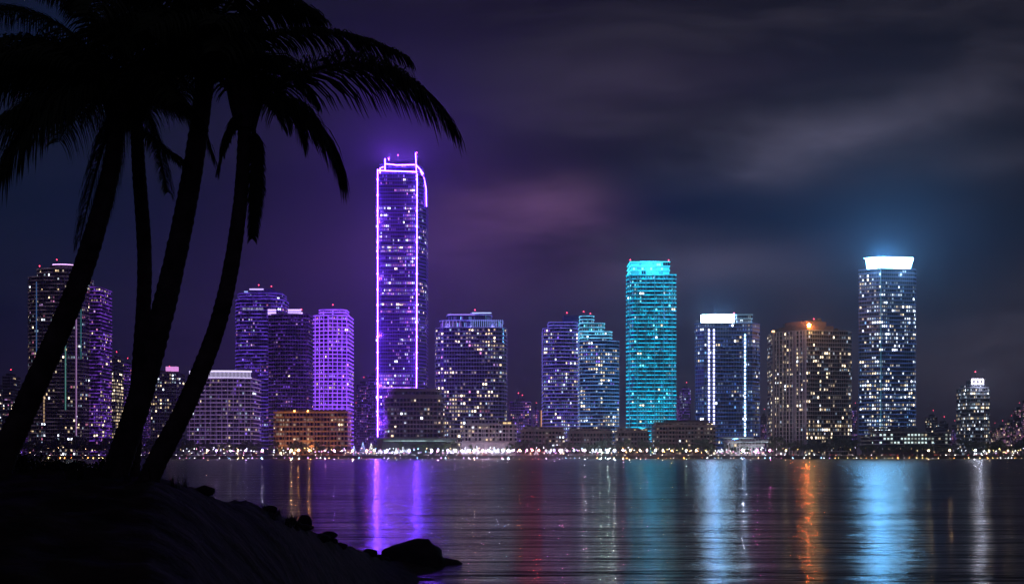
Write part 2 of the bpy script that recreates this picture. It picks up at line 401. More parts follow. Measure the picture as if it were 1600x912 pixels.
strip(r, X(138, d), d + 2.5, Z(680, d), Z(440, d), 1.0, glow('strip_pinkgrey', (.75, .40, .9), .40))
strip(r, X(144, d), d + 5.5, Z(560, d), Z(450, d), .8, glow('strip_tealdim', (.05, .6, .6), .22))
strip(r, X(68, d), d + 1.3, Z(560, d), Z(440, d), .8, glow('strip_bluedim', (.15, .35, .9), .28))
strip(r, X(82, d), d + .6, Z(660, d), Z(590, d), .9, glow('strip_warmdim', (1, .65, .35), .5))
piers(r, pA, GZ, Z(432, d), 4.2, .5, .12, pbr('pale_pier', (.30, .27, .29)), range(0, 28, 2))
mast(r, X(93, d), d + 15, Z(410, d), Z(402, d)); mast(r, X(62, d), d + 15, Z(418, d), Z(412, d), .25)

# left far small towers ---------------------------------------------------
def small(label, x0, x1, yt, d, seed, slab, gl, pal, w, lit, ped=None, bay=2.6, depth=26, top=None):
    rr = Rnd(seed); r = tower(label, (x0 + x1) / 2, d)
    storeys(r, rect(X(x0, d), X(x1, d), d, d + depth, 2.5), GZ, Z(yt, d), 3.5, slab, gl, pal, w, lit, rr, bay=bay)
    m = (x0 + x1) / 2; q = (x1 - x0) / 5
    roofbox(r, rect(X(m - q, d), X(m + q, d), d + 5, d + 18), Z(yt, d) + 1, Z(yt - 5, d), top or DARKC)
    mast(r, X(m + q * .5, d), d + 9, Z(yt - 5, d), Z(yt - 11, d), .25)
    return r
sfar = edge_lit('slab_far', (.12, .11, .13), (.35, .3, .6), .05)
sfv = edge_lit('slab_far_violet', (.12, .11, .15), (.32, .08, 1), .34)
small('small dim tower with scattered windows at the far left edge', 2, 28, 588, 1250, 11, sfar, GL, warm + cool + pinkw, [1] * 9, .2)
small('narrow grey tower half hidden behind the base of the leftmost trunk', -22, 0, 600, 1350, 12, sfar, GL, warm + cool, [1] * 6, .15)
small('slim yellow lit tower just right of the rounded grey tower', 172, 189, 560, 1150, 13, sfar, GL, warm, [2, 3, 3], .55)
small('violet speckled tower seen between the palm trunks', 190, 206, 570, 1250, 14, sfv, GLP, pinkw + dimv, [1, 2, 1, 2, 2, 1], .3)
r = small('dim apartment tower with a pink rooftop lamp behind the palm trunks', 234, 288, 583, 1060, 15, sfar, GL, warm + cool, [2, 2, 2, 2, 2, 2], .22)
b = MB(); b.box(X(263, 1060), X(284, 1060), 1063, 1068, Z(579, 1060), Z(572, 1060)); b.obj('roof_lamp', glow('pink_roof', (.9, .35, .9), .9), r)

# T2 low curved condo with lit crown --------------------------------------
d = 985; rr = Rnd(2); r = tower('low pinkish condominium block with a white lit railing crown behind the right trunk', 350, d)
e2 = edge_lit('slab_condo', (.32, .27, .28), (.46, .26, .75), .48, lo=.35, hi=.7, floor=.3)
pA = bow(X(292, d), X(407, d), d, d + 30, 5, 12)
storeys(r, pA, GZ, Z(592, d), 3.7, e2, GL, warm + cool + dimv, [1, 2, 3, 1, 2, 3, 3, 3, 1], .22, rr, bay=3.4, slab_h=.8, over=1.4)
piers(r, pA, GZ, Z(592, d), 4.6, .5, .1, edge_lit('pier_condo', (.32, .27, .28), (.42, .24, .75), .34, floor=.4), range(12))
roofbox(r, inset(pA, 3), Z(592, d) + .8, Z(578, d), DARKC)
pc = inset(pA, 2.2); cg = glow('crown_white_lilac', (.72, .62, 1), 1.5, True)
for z_, h_ in ((Z(580, d), .7), (Z(590, d), .35)):
    for i in range(12):
        b = MB(); a, c = pc[i], pc[i + 1]; b.tube([(a[0], a[1] - .5, z_), (c[0], c[1] - .5, z_)], [h_, h_], 4); b.obj('crown_rail', cg, r)
for i in range(0, 48):
    tt = i / 48 * 12; k = int(tt); f_ = tt - k; a, c = pc[k], pc[k + 1]
    x, y = a[0] + (c[0] - a[0]) * f_, a[1] + (c[1] - a[1]) * f_
    b = MB(); b.box(x - .12, x + .12, y - .7, y - .45, Z(590, d), Z(580, d)); b.obj('crown_bar', cg, r)

# T3 tall violet-blue ------------------------------------------------------
d = 1060; rr = Rnd(3); r = tower('tall indigo tower with stepped rounded crown, leftmost of the violet trio', 408, d)
e3 = edge_lit('slab_indigo', (.14, .12, .2), (.19, .07, 1), .85, lo=.4, hi=.7)
pA = oval(X(367, d), X(451, d), d, d + 40, 24, 3.5)
storeys(r, pA, GZ, Z(468, d), 3.5, e3, GLP, dimv + pinkw + cool, [4, 6, 1, .5, 1, .4, .3, .6, 1], .32, rr)
storeys(r, inset(pA, 2.2), Z(468, d) + .95, Z(458, d), 3.1, e3, GLP, cool + dimv, [1, 2, 2, 2, 2, 2], .35, rr)
roofbox(r, oval(X(378, d), X(442, d), d + 8, d + 34, 20), Z(458, d) + .95, Z(452, d), pbr('violet_grey', (.2, .18, .3)))
roofbox(r, oval(X(388, d), X(430, d), d + 10, d + 30, 20), Z(452, d), Z(448, d), pbr('violet_grey', (.2, .18, .3)))
hstrip(r, X(392, d), X(415, d), d + 9.5, Z(450.5, d), 1.2, glow('crown_lilac_soft', (.6, .45, 1), 1.6, True), 'crown_light')
hstrip(r, X(384, d), X(390, d), d + 7.6, Z(455, d), 1.4, glow('crown_blue_soft', (.35, .45, 1), 1.0), 'crown_light')
hstrip(r, X(384, d), X(418, d), d - .1, Z(484, d), 1.9, edge_lit('row_pale', (.2, .2, .2), (.6, .6, 1), .8, seg=(.4, .4, .1)), 'lit_storey')
mast(r, X(403, d), d + 20, Z(448, d), Z(441, d)); mast(r, X(424, d), d + 20, Z(448, d), Z(443, d), .25)

# T4 dark violet -----------------------------------------------------------
d = 1030; rr = Rnd(4); r = tower('dark violet tower with white lit rooftop railings, middle of the violet trio', 455, d)
e4 = edge_lit('slab_plum', (.12, .10, .14), (.26, .07, 1), .34, lo=.4, hi=.7)
pA = bow(X(418, d), X(492, d), d, d + 38, 5, 8)
storeys(r, pA, GZ, Z(492, d), 3.5, e4, GL, dimv + pinkw + warm, [4, 5, .4, .4, .8, .6, .2, .3, .8], .16, rr)
roofbox(r, rect(X(426, d), X(484, d), d + 6, d + 30), Z(492, d) + .95, Z(487, d), DARKC)
cw = glow('crown_lavender', (.62, .42, 1), 2.2, True)
for xa, xb, ya, yb in ((455, 479, 484, 490), (419, 434, 484, 489)):
    b = MB(); b.box(X(xa, d), X(xb, d), d - 1.5, d - .9, Z(ya, d) - .4, Z(ya, d) + .4); b.obj('crown_rail', cw, r)
    b = MB(); b.box(X(xa, d), X(xb, d), d - 1.5, d - .9, Z(yb, d) - .3, Z(yb, d) + .3); b.obj('crown_rail', cw, r)
    for i in range(int((xb - xa) / 1.5)):
        x = X(xa + .7 + i * 1.5, d); b = MB(); b.box(x - .16, x + .16, d - 1.4, d - 1.0, Z(492, d), Z(ya, d)); b.obj('crown_bar', cw, r)
strip(r, X(480, d), d - 1.0, Z(492, d), Z(488, d), 1.4, cw)
mast(r, X(474, d), d + 14, Z(487, d), Z(481, d), .25)

# T5 bright violet grid ------------------------------------------------------
d = 1010; rr = Rnd(5); r = tower('bright violet floodlit grid tower, rightmost of the violet trio', 520, d)
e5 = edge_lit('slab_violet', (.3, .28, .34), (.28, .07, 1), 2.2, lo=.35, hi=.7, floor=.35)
p5 = edge_lit('pier_violet', (.3, .28, .34), (.30, .07, 1), 2.0, seg=(.1, .1, .03), lo=.35, hi=.7, floor=.45)  # piers glow by emission in place of violet floodlighting
pA = bow(X(489, d), X(552, d), d, d + 30, 4, 8)
storeys(r, pA, GZ, Z(494, d), 3.6, e5, GLP, dimv + pinkw + warm, [4, 3, 3, .4, 1, .2, .5, .4, .4], .5, rr, bay=2.6, slab_h=.9)
piers(r, pA, GZ, Z(494, d), 4.8, .7, .12, p5, range(8))
pB = rect(X(497, d), X(546, d), d + 3, d + 26, 3)
storeys(r, pB, Z(494, d) + .95, Z(484, d), 3, e5, GLP, dimv, [1, 1, 1], .4, rr)
roofbox(r, rect(X(503, d), X(538, d), d + 6, d + 24), Z(484, d) + .95, Z(480.5, d), pbr('violet_grey', (.2, .18, .3)))
mast(r, X(520, d), d + 12, Z(480.5, d), Z(474, d), .25)

# orange hotel --------------------------------------------------------------
d = 975; rr = Rnd(6); r = tower('low orange lit hotel block with amber rooftop lamps below the violet towers', 488, d, 'hotel', 'hotel_building')
e6 = edge_lit('slab_amber', (.38, .24, .16), (1, .30, .06), .26, seg=(.05, .05, .02), lo=.4, hi=.7, floor=.35)
pA = rect(X(427, d), X(550, d), d, d + 26)
storeys(r, pA, GZ, Z(645, d), 4.1, e6, GLW, warm, [1, 2, 4], .22, rr, bay=3.2, slab_h=1.4, over=1.2, core_mat=BROWN, frame=pbr('tan_wall', (.36, .22, .14)))
piers(r, pA, GZ, Z(645, d), 7.0, .8, .08, pbr('tan_wall', (.36, .22, .14)), [0])
roofbox(r, rect(X(432, d), X(545, d), d + 4, d + 22), Z(645, d) + 1.4, Z(640, d), BROWN)
for px in (462, 484):
    b = MB(); b.tube([(X(px, d), d - .6, Z(643, d)), (X(px, d), d - .6, Z(643, d) + .8), (X(px, d), d - .6, Z(643, d) + 1.5)], [.5, .9, .3], 8); b.obj('roof_lamp', glow('amber_lamp', (1, .42, .10), 9, True), r)
for px in (440, 462, 484, 500, 530):
    lamp('hotel_floodlight', (X(px, d), d - 7, GZ + 3.0), (1, .42, .14), 9000 if px in (462, 484) else 3600, .4, r, 'SPOT', (X(px, d), d + 2, GZ + 26), 120)
b = MB()
for i in range(9): b.box(X(448 + i * 9, d), X(451 + i * 9, d), d - 3, d - 1.5, GZ, GZ + 3.8)
b.box(X(447, d), X(524, d), d - 3.2, d - 1.3, GZ + 3.8, GZ + 4.3); b.obj('portico', pbr('tan_wall', (.36, .22, .14)), r)

# faint tower left of main ---------------------------------------------------
small('faint violet tower close on the left of the outlined skyscraper', 556, 578, 600, 1500, 16, sfv, GLP, dimv + pinkw, [3, 3, 1, 1, 1, 1], .2)
small('dim purple block peeking from behind the outlined skyscraper', 574, 596, 588, 1300, 17, sfv, GLP, dimv, [3, 3, 1], .3)

# T6 main outlined tower -----------------------------------------------------
d = 1000; rr = Rnd(8); r = tower('tallest skyscraper, dark glass outlined with glowing violet light lines', 626, d, 'skyscraper', 'skyscraper')
e6v = edge_lit('slab_main', (.10, .09, .14), (.17, .04, 1), .46, lo=.46, hi=.7, floor=.35)
neon = glow('neon_violet', (.12, .035, 1.0), 40, True)
neon2 = glow('neon_violet_soft', (.50, .18, 1.0), 2.2, True)
x0, x1, xr = X(586, d), X(655, d), X(669, d)
pA = [(x0, d + 2), (x0 + 3, d), (x1, d), (xr, d + 13), (xr, d + 40), (x0, d + 40)]
def z6(x, z): return .35 if (x < X(595, d) or x > X(652, d)) else 1.15
storeys(r, pA, GZ, Z(272, d), 3.25, e6v, GLP, pinkw + cool + warm + dimv, [3, 1.5, 2, 2.6, 2, 2, 1, 1, 1.5, 2, 2, 1], .42, rr, bay=1.7, slab_h=.6, over=.35, rowvar=.95, zone=z6)
pB = [(X(593, d), d + 3), (X(654, d), d + 3), (X(664, d), d + 14), (X(664, d), d + 36), (X(593, d), d + 36)]
storeys(r, pB, Z(272, d) + .65, Z(256, d), 3.1, e6v, GLP, dimv + pinkw, [1, 1, 1, .4, 1, .2], .3, rr, slab_h=.6)
def neon_line(pts, w=.75, m=neon):
    b = MB(); b.tube(pts, [w] * len(pts), 6); return b.obj('neon_line', m, r)
neon_line([(X(591, d), d - 1.2, Z(682, d)), (X(591, d), d - 1.2, Z(265, d))], .46)
neon_line([(X(655, d), d - 1.2, Z(606, d)), (X(656, d), d - 1.2, Z(272, d))], .46)
neon_line([(X(654.5, d), d + 1.8, Z(272, d)), (X(653, d), d + 1.8, Z(238, d))], .38)
neon_line([(X(660, d), d + 7, Z(264, d)), (X(666, d), d + 11, Z(275, d)), (X(669, d), d + 12, Z(290, d)), (X(669.5, d), d + 12, Z(318, d))], .42)
neon_line([(X(592, d), d - 1, Z(267, d)), (X(656, d), d - 1, Z(269, d))], .5)
neon_line([(X(602, d), d + 2, Z(255, d)), (X(622, d), d + 2, Z(257, d)), (X(652, d), d + 2, Z(256.5, d))], .42)
neon_line([(X(602.5, d), d + 1.8, Z(266, d)), (X(602.5, d), d + 1.8, Z(247, d))], .5)
neon_line([(X(594, d), d + 1.5, Z(286, d)), (X(594.5, d), d + 1.5, Z(262, d)), (X(600, d), d + 1.5, Z(260, d))], .5)
neon_line([(X(654, d), d + 2, Z(257, d)), (X(660, d), d + 6, Z(262, d)), (X(665, d), d + 9, Z(268, d))], .45)
for i in range(16):
    z = Z(282 + i * 24.5, d)
    b = MB(); b.tube([(X(591, d), d - 1.5, z), (X(591, d), d - 1.5, z + 1.2)], [.85, .85], 6); b.obj('lamp_node', neon, r)
    if i < 13: b = MB(); b.tube([(X(655.5, d), d - 1.5, z), (X(655.5, d), d - 1.5, z + 1.2)], [.85, .85], 6); b.obj('lamp_node', neon, r)
b = MB(); b.box(X(592, d), X(655, d), d - .8, d - .1, Z(606, d), Z(604.4, d)); b.obj('light_band', edge_lit('band_violet', (.1, .1, .2), (.40, .16, 1), 3.0, seg=(.3, .3, .1), lo=.4, hi=.65, floor=.2), r)
roofbox(r, rect(X(600, d), X(655, d), d + 8, d + 30), Z(256, d) + .6, Z(247, d), DARKC)
mast(r, X(606, d), d + 14, Z(247, d), Z(242, d)); mast(r, X(621, d), d + 18, Z(247, d), Z(235, d)); mast(r, X(653, d), d + 16, Z(247, d), Z(232, d))
lamp('crown_glow_light', (X(608, d), d + 16, Z(242, d)), (.24, .05, 1), 520000, 2.5, r)  # unseen point lights added above the roof to make the haze glow
lamp('crown_glow_light', (X(650, d), d + 16, Z(244, d)), (.24, .06, 1), 330000, 2.5, r)
for py in (340, 430, 520, 600, 660):  # added mid-air point lights, violet fill beside the neon lines
    lamp('facade_wash_light', (X(591, d), d - 16, Z(py, d)), (.20, .04, 1), 30000, 1.5, r)
    lamp('facade_wash_light', (X(656, d), d - 16, Z(py - 30, d)), (.22, .05, 1), 16000, 1.5, r)

# dark round building in front -----------------------------------------------
d = 972; rr = Rnd(9); r = tower('dark brown round fronted block standing before the outlined skyscraper', 648, d, 'apartment block', 'apartment_block')
e9 = edge_lit('slab_brown_round', (.20, .15, .14), (.45, .28, .40), .05, lo=.4, hi=.7, floor=.3)
pA = oval(X(598, d), X(697, d), d, d + 42, 28, 2.8)
storeys(r, pA, Z(684, d), Z(622, d), 3.9, e9, GLW, warm + cool, [1, 2, 4, 1, 1, 2], .12, rr, bay=3, slab_h=1.2, over=1.2, core_mat=BROWN)
storeys(r, inset(pA, 3.5), Z(622, d) + 1.25, Z(611, d), 5.2, e9, GLW, pinkw + cool, [1, 1, 1, 1, 1, 1], .06, rr, bay=3.5, slab_h=2.6, over=1, core_mat=BROWN)
b = MB(); b.prism(rect(X(590, d), X(722, d), d - 4, d + 44, 5), Z(686.5, d), Z(684, d)); b.obj('podium_roof', pbr('green_grey', (.22, .26, .24)), r)
b = MB(); b.prism(rect(X(592, d), X(719, d), d - 2, d + 42, 5), GZ, Z(686.6, d)); b.obj('podium', pbr('dark_concrete', (.09, .085, .09)), r)
hstrip(r, X(604, d), X(715, d), d - 4.2, Z(689, d), .7, edge_lit('podium_line', (.2, .2, .2), (.55, .85, .8), .9, seg=(.1, .1, .1), floor=.2), 'podium_light')
for px in (625, 665, 700): lamp('podium_floodlight', (X(px, d), d - 12, GZ + 6), (.5, .85, .75), 900, .5, r)

# T7 ------------------------------------------------------------------------
d = 1015; rr = Rnd(10); r = tower('broad balconied tower with blue lit colonnade crown right of the skyscraper', 736, d)
e7 = edge_lit('slab_broad', (.15, .14, .17), (.26, .20, .85), .3, lo=.4, hi=.68, floor=.25)
pA = oval(X(679, d), X(793, d), d, d + 46, 28, 4.5)
storeys(r, pA, GZ, Z(512, d), 3.6, e7, GL, warm + cool + pinkw, [4, 4, 4, 1.5, 3, 3, .5, .5, .5], .28, rr, bay=2.6, slab_h=.8)
e7b = edge_lit('crown_blue_col', (.3, .3, .4), (.20, .18, 1), .55, seg=(.2, .2, .05), floor=.4)
storeys(r, rect(X(687, d), X(787, d), d + 6, d + 38, 4), Z(512, d) + .85, Z(500, d), 7, e7b, GLB, dimb + dimv, [3, 2, 2, 3, 2, 2], .9, rr, bay=1.6, slab_h=.9)
piers(r, rect(X(735, d), X(787, d), d + 6, d + 38), Z(512, d) + .85, Z(498, d), 1.9, .45, .5, glow('col_blue', (.30, .45, 1), .75), [0], 'column')
piers(r, rect(X(690, d), X(722, d), d + 6, d + 38), Z(512, d) + .85, Z(499, d), 3.2, .45, .5, glow('col_violet', (.5, .3, 1), .6), [0], 'column')
storeys(r, rect(X(697, d), X(769, d), d + 10, d + 34, 6), Z(500, d) + .95, Z(490, d), 6, e7b, GLB, dimb + dimv, [3, 2, 2, 3, 2, 2], .8, rr, bay=1.6, slab_h=.8)
hstrip(r, X(700, d), X(742, d), d + 9.5, Z(490, d), .9, glow('crown_violet_line', (.4, .25, 1), 1.0), 'crown_light')
hstrip(r, X(738, d), X(768, d), d + 9.4, Z(489, d) + .9, .9, glow('crown_blue_line', (.4, .5, 1), 1.6), 'crown_light')
roofbox(r, rect(X(735, d), X(748, d), d + 14, d + 26), Z(490, d) + .8, Z(485, d), e7b); mast(r, X(742, d), d + 18, Z(485, d), Z(481, d), .25)
for px in (700, 735, 770): lamp('crown_glow_light', (X(px, d), d + 3, Z(512, d) + 2.2), (.25, .22, 1), 1500, .5, r)

# pale terraced condo ---------------------------------------------------------
d = 968; rr = Rnd(20); r = tower('pale terraced condominium with arched ground floor in front of the broad tower', 765, d, 'apartment block', 'apartment_block')
e20 = edge_lit('slab_pale', (.5, .45, .46), (.55, .45, .60), .10, floor=.5)
storeys(r, rect(X(722, d), X(808, d), d, d + 24), Z(690, d), Z(664, d), 3.6, e20, GL, warm + cool, [1, 2, 3, 1, 1, 1], .2, rr, bay=3.0, slab_h=1.2, over=1.5, core_mat=PALE, frame=PALE)
storeys(r, rect(X(700, d), X(721, d), d + 4, d + 26), GZ, Z(671, d), 3.6, e20, GL, warm + pinkw, [1, 2, 3, 1, 1, 1], .3, rr, bay=3.0, slab_h=1.1, over=1.3, core_mat=PALE, frame=PALE)
storeys(r, rect(X(728, d), X(780, d), d + 7, d + 22), Z(664, d) + 1.25, Z(656, d), 3.6, e20, GL, warm + pinkw, [1, 2, 3, 1, 1, 1], .3, rr, bay=3.0, slab_h=1.0, core_mat=PALE, frame=PALE)
roofbox(r, rect(X(781, d), X(802, d), d + 6, d + 20), Z(664, d) + 1.3, Z(657, d), BROWN)
for px in (786, 793):
    b = MB(); b.box(X(px, d), X(px + 5.5, d), d + 5.6, d + 5.95, Z(662, d), Z(659, d)); b.obj('lit_window', glow('window_amber_big', (1, .68, .30), 1.2), r)
piers(r, rect(X(722, d), X(808, d), d, d + 24), Z(690, d), Z(664, d), 5.6, .8, .1, PALE, [0])
# arcade
b = MB(); xa = X(722, d)
for i in range(9):
    x = xa + i * 5.2; w = 5.2; hh = Z(690, d) - GZ
    pts = [(x + .8, GZ)] + [(x + w / 2 - (w / 2 - .8) * math.cos(math.pi * k / 8), GZ + hh * .45 + hh * .4 * math.sin(math.pi * k / 8)) for k in range(9)] + [(x + w - .8, GZ)]
    o_ = [(x, GZ)] + pts + [(x + w, GZ), (x + w, GZ + hh), (x, GZ + hh)]
    bb = len(b.v); n_ = len(o_)
    b.v += [(p, d - 1, q) for p, q in o_] + [(p, d + .6, q) for p, q in o_]
    b.f.append(tuple(bb + k for k in range(n_))); b.m.append(0); b.f.append(tuple(bb + n_ + k for k in reversed(range(n_)))); b.m.append(0)
    for k in range(n_): q = (k + 1) % n_; b.f.append((bb + q, bb + k, bb + n_ + k, bb + n_ + q)); b.m.append(0)
b.obj('arcade', PALE, r)
b = MB(); b.box(X(724, d), X(806, d), d + 3, d + 22, GZ, Z(690, d) - .05); b.obj('ground_floor', PALE, r)
for px in (712, 735, 760, 785): lamp('facade_wash_light', (X(px, d), d - 8, GZ + 5), (.85, .65, 1), 1500, .5, r)

# violet far tower ------------------------------------------------------------
r = small('violet dotted tower with a red beacon between the broad and twin crowned towers', 796, 830, 628, 1350, 21, sfv, GLP, dimv + pinkw + warm, [3, 3, 2, 1, 1, 1, .5, 1, 1], .35)
mast(r, X(810, 1350), 1355, Z(628, 1350), Z(614, 1350), .3)

# long brown low rises ---------------------------------------------------------
def lowrise(label, x0, x1, yt, d, seed, fh=3.7, lit=.2, mat=None, setback=True):
    rr = Rnd(seed); r = tower(label, (x0 + x1) / 2, d, 'apartment block', 'apartment_block'); m = mat or edge_lit('slab_lowrise', (.26, .18, .17), (.6, .38, .42), .055, seg=(.06, .06, .02), floor=.4)
    pA = rect(X(x0, d), X(x1, d), d, d + 22)
    storeys(r, pA, GZ, Z(yt + (6 if setback else 0), d), fh, m, GLW, warm + cool, [2, 3, 5, 1, 1, 2], lit, rr, bay=3.0, slab_h=1.5, over=1.1, core_mat=BROWN, frame=BROWN, mull=.45)
    piers(r, pA, GZ, Z(yt + (6 if setback else 0), d), 8, .9, .07, BROWN, [0])
    if setback: storeys(r, rect(X(x0 + 3, d), X(x1 - 3, d), d + 5, d + 20), Z(yt + 6, d) + 1.55, Z(yt, d), 3.5, m, GLW, warm, [1, 2, 3], lit, rr, bay=3.5, slab_h=1.2, core_mat=BROWN, frame=BROWN)
    return r
lowrise('low brown terrace block beneath the stepped blue tower, left of the long one', 812, 884, 668, 976, 31)
lowrise('dim brown low block between the stepped tower and teal tower bases', 886, 958, 671, 980, 32, lit=.1)
lowrise('brown low block under the teal tower with lit corner rooms', 960, 1016, 670, 978, 33, lit=.2)
r = lowrise('taller brown stepped block right below the teal tower', 1018, 1120, 661, 974, 34, lit=.22)
roofbox(r, rect(X(1041, 974), X(1110, 974), 982, 992), Z(661, 974) + 1.2, Z(655.5, 974), pbr('maroon', (.14, .07, .08)))
for px in (830, 850, 875, 905, 935, 985, 1010, 1045, 1075, 1100):
    pass

# T8 stepped blue --------------------------------------------------------------
d = 1030; rr = Rnd(22); r = tower('stepped blue and violet apartment tower with glowing terraced crown', 906, d)
e8 = edge_lit('slab_stepped_left', (.2, .2, .26), (.20, .16, 1), .75, lo=.36, hi=.68, floor=.25)
e8b = edge_lit('slab_stepped_right', (.2, .2, .26), (.14, .36, 1), .8, lo=.36, hi=.68, floor=.25)
pal8 = warm + cool + dimb + dimv; w8 = [2, 2, 2, 2, 4, 4, 4, 3, 2, 2, 2, 1]
storeys(r, bow(X(846, d), X(903, d), d, d + 40, 6, 8), GZ, Z(514, d), 3.4, e8, GLB, pal8, w8, .5, rr, bay=2.3, slab_h=.8)
storeys(r, bow(X(904, d), X(968, d), d - 2, d + 40, 6, 8), GZ, Z(534, d), 3.4, e8b, GLB, pal8, [6, 4, 3, 3, 3, 3, 3, 2, 2, .5, .5, .5], .5, rr, bay=2.3, slab_h=.8)
storeys(r, rect(X(855, d), X(903, d), d + 4, d + 34, 3), Z(514, d) + .85, Z(503, d), 3.2, e8, GLB, dimb + dimv, [1] * 6, .4, rr, slab_h=.8)
e8c = edge_lit('slab_stepped_crown', (.3, .35, .4), (.14, .62, 1), 1.5, lo=.38, hi=.66, floor=.3)
storeys(r, rect(X(905, d), X(958, d), d + 3, d + 36, 3), Z(534, d) + .85, Z(518, d), 3.2, e8c, GLB, dimt + cool, [2, 2, 2, 1, 2, 2], .6, rr, slab_h=.8)
storeys(r, rect(X(905, d), X(947, d), d + 7, d + 32, 3), Z(518, d) + .85, Z(504, d), 3.2, e8c, GLB, dimt + cool, [2, 2, 2, 1, 2, 1], .6, rr, slab_h=.8)
storeys(r, rect(X(906, d), X(930, d), d + 10, d + 28, 3), Z(504, d) + .85, Z(492, d), 3.2, e8c, GLB, dimt + cool, [2, 2, 2, 1, 1, 1], .5, rr, slab_h=.8)
roofbox(r, rect(X(880, d), X(905, d), d + 12, d + 30), Z(503, d) + .8, Z(490, d), pbr('violet_grey', (.2, .18, .3)))
mast(r, X(913, d), d + 16, Z(492, d), Z(484, d), .25); mast(r, X(924, d), d + 16, Z(492, d), Z(487, d), .25); mast(r, X(886, d), d + 16, Z(490, d), Z(486, d), .2)
strip(r, X(844.5, d), d + 10, GZ, Z(640, d), .9, glow('strip_amber', (1, .45, .12), .8))
for px, c, p in ((870, (.3, .2, 1), 20000), (935, (.15, .5, 1), 30000)):
    lamp('facade_wash_light', (X(px, d), d - 42, GZ + 22), c, p, 1, r, 'SPOT', (X(px, d), d, GZ + 55), 75)

# T9 teal -----------------------------------------------------------------------
d = 1020; rr = Rnd(23); r = tower('slim teal floodlit tower with turquoise glass crown', 1017, d)
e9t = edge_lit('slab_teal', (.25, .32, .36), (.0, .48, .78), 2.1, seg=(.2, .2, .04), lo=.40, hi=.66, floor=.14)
pA = [(X(978, d), d + 6), (X(988, d), d), (X(1057, d), d), (X(1057, d), d + 38), (X(980, d + 38), d + 38)]
storeys(r, pA, GZ, Z(430, d), 3.7, e9t, GLB, dimt + cool + warm + dimb, [6, 5, 1.6, .3, .5, .6, .3, .3, .3, 3, 2, .5], .85, rr, bay=2.5, slab_h=1.0)
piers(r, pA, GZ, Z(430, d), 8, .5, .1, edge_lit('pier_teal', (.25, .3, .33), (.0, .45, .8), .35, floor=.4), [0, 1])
pc = rect(X(984, d), X(1048, d), d + 4, d + 32)
e9c = edge_lit('crown_teal', (.3, .4, .45), (.03, .72, 1), 3.2, seg=(.15, .15, .05), floor=.4)
storeys(r, pc, Z(430, d) + 1.05, Z(408, d), 4.2, e9c, GLB, [glow('crown_pane_a', (.02, .62, .85), 1.5), glow('crown_pane_b', (.02, .5, .75), .7), glow('crown_pane_c', (.25, .9, 1), 1.8)], [4, 4, 1], .97, rr, bay=2.0, slab_h=.5, rowvar=0, frame=glow('crown_frame_glow', (.02, .5, .75), .5), mull=.15)  # window frames given emission to brighten the whole crown
roofbox(r, rect(X(1001, d), X(1032, d), d + 8, d + 24), Z(408, d) + .5, Z(405.5, d), e9c)
mast(r, X(985, d), d + 6, Z(408, d), Z(405, d), .2); mast(r, X(1046, d), d + 6, Z(408, d), Z(405.5, d), .2)
lamp('crown_glow_light', (X(1017, d), d - 8, Z(415, d)), (.05, .6, 1), 22000, 2, r)  # added just outside the crown for a teal glow in the air
for px in (995, 1020, 1045):
    lamp('facade_wash_light', (X(px, d), d - 44, GZ + 24), (.02, .6, 1), 60000, 1, r, 'SPOT', (X(px, d), d, GZ + 62), 85)

small('faint violet tower in the gap right of the teal tower', 1062, 1080, 608, 1400, 24, sfv, GLP, dimv + cool, [3, 3, 1, 1, 2, 1], .35)

# T10 blue tower with light columns -----------------------------------------------
d = 1000; rr = Rnd(25); r = tower('blue glass tower with two vertical dotted light lines and bright white roof screen', 1136, d)
e10 = edge_lit('slab_blue', (.12, .14, .2), (.06, .2, .95), .36, lo=.4, hi=.68, floor=.3)
pA = [(X(1085, d), d + 8), (X(1096, d), d), (X(1172, d), d), (X(1188, d), d + 12), (X(1188, d), d + 42), (X(1088, d + 42), d + 42)]
storeys(r, pA, GZ, Z(505, d), 3.5, e10, GLB, dimb + cool + warm, [6, 8, 2, 1, 1.5, 2, .5, .5, .6], .5, rr, bay=2.4, slab_h=.7)
wc = glow('screen_white', (.46, .74, 1), 34, True)
b = MB(); b.prism([(X(1094, d), d + 3), (X(1112, d), d + 1), (X(1144, d), d + 1), (X(1144, d), d + 2), (X(1112, d), d + 2), (X(1094, d), d + 4)], Z(503, d), Z(491, d)); b.obj('roof_screen', wc, r)
storeys(r, rect(X(1147, d), X(1173, d), d + 2, d + 24), Z(505, d) + .75, Z(491, d), 3, edge_lit('screen_dim', (.3, .35, .4), (.35, .7, .95), 1.3, floor=.4), GLB, dimb + cool, [1, 1, 2, 1, 2, 2], .7, rr, bay=1.4, slab_h=.35)
roofbox(r, rect(X(1097, d), X(1146, d), d + 4.5, d + 26), Z(505, d) + .7, Z(492.5, d), DARKC)
sv = glow('column_lilac', (.5, .5, 1), 5.0, True); sb_ = glow('column_blue', (.35, .6, 1), 6.0, True)
nfl = int((Z(508, d) - Z(668, d)) / 3.5)
for i in range(nfl):
    z = Z(668, d) + i * 3.5
    for px in (1105, 1112.5): b = MB(); b.box(X(px, d) - .65, X(px, d) + .65, d - .5, d - .02, z, z + 2.2); b.obj('light_node', sv, r)
for i in range(int((Z(514, d) - Z(682, d)) / 3.5)):
    z = Z(682, d) + i * 3.5; b = MB(); b.box(X(1160, d) - .6, X(1160, d) + .6, d - .5, d - .02, z, z + 2.3); b.obj('light_node', sb_, r)
mast(r, X(1146, d), d + 8, Z(492, d), Z(488, d), .25); mast(r, X(1118, d), d + 12, Z(492.5, d), Z(485, d), .2, False); mast(r, X(1176, d), d + 16, Z(505, d), Z(502, d), .2)
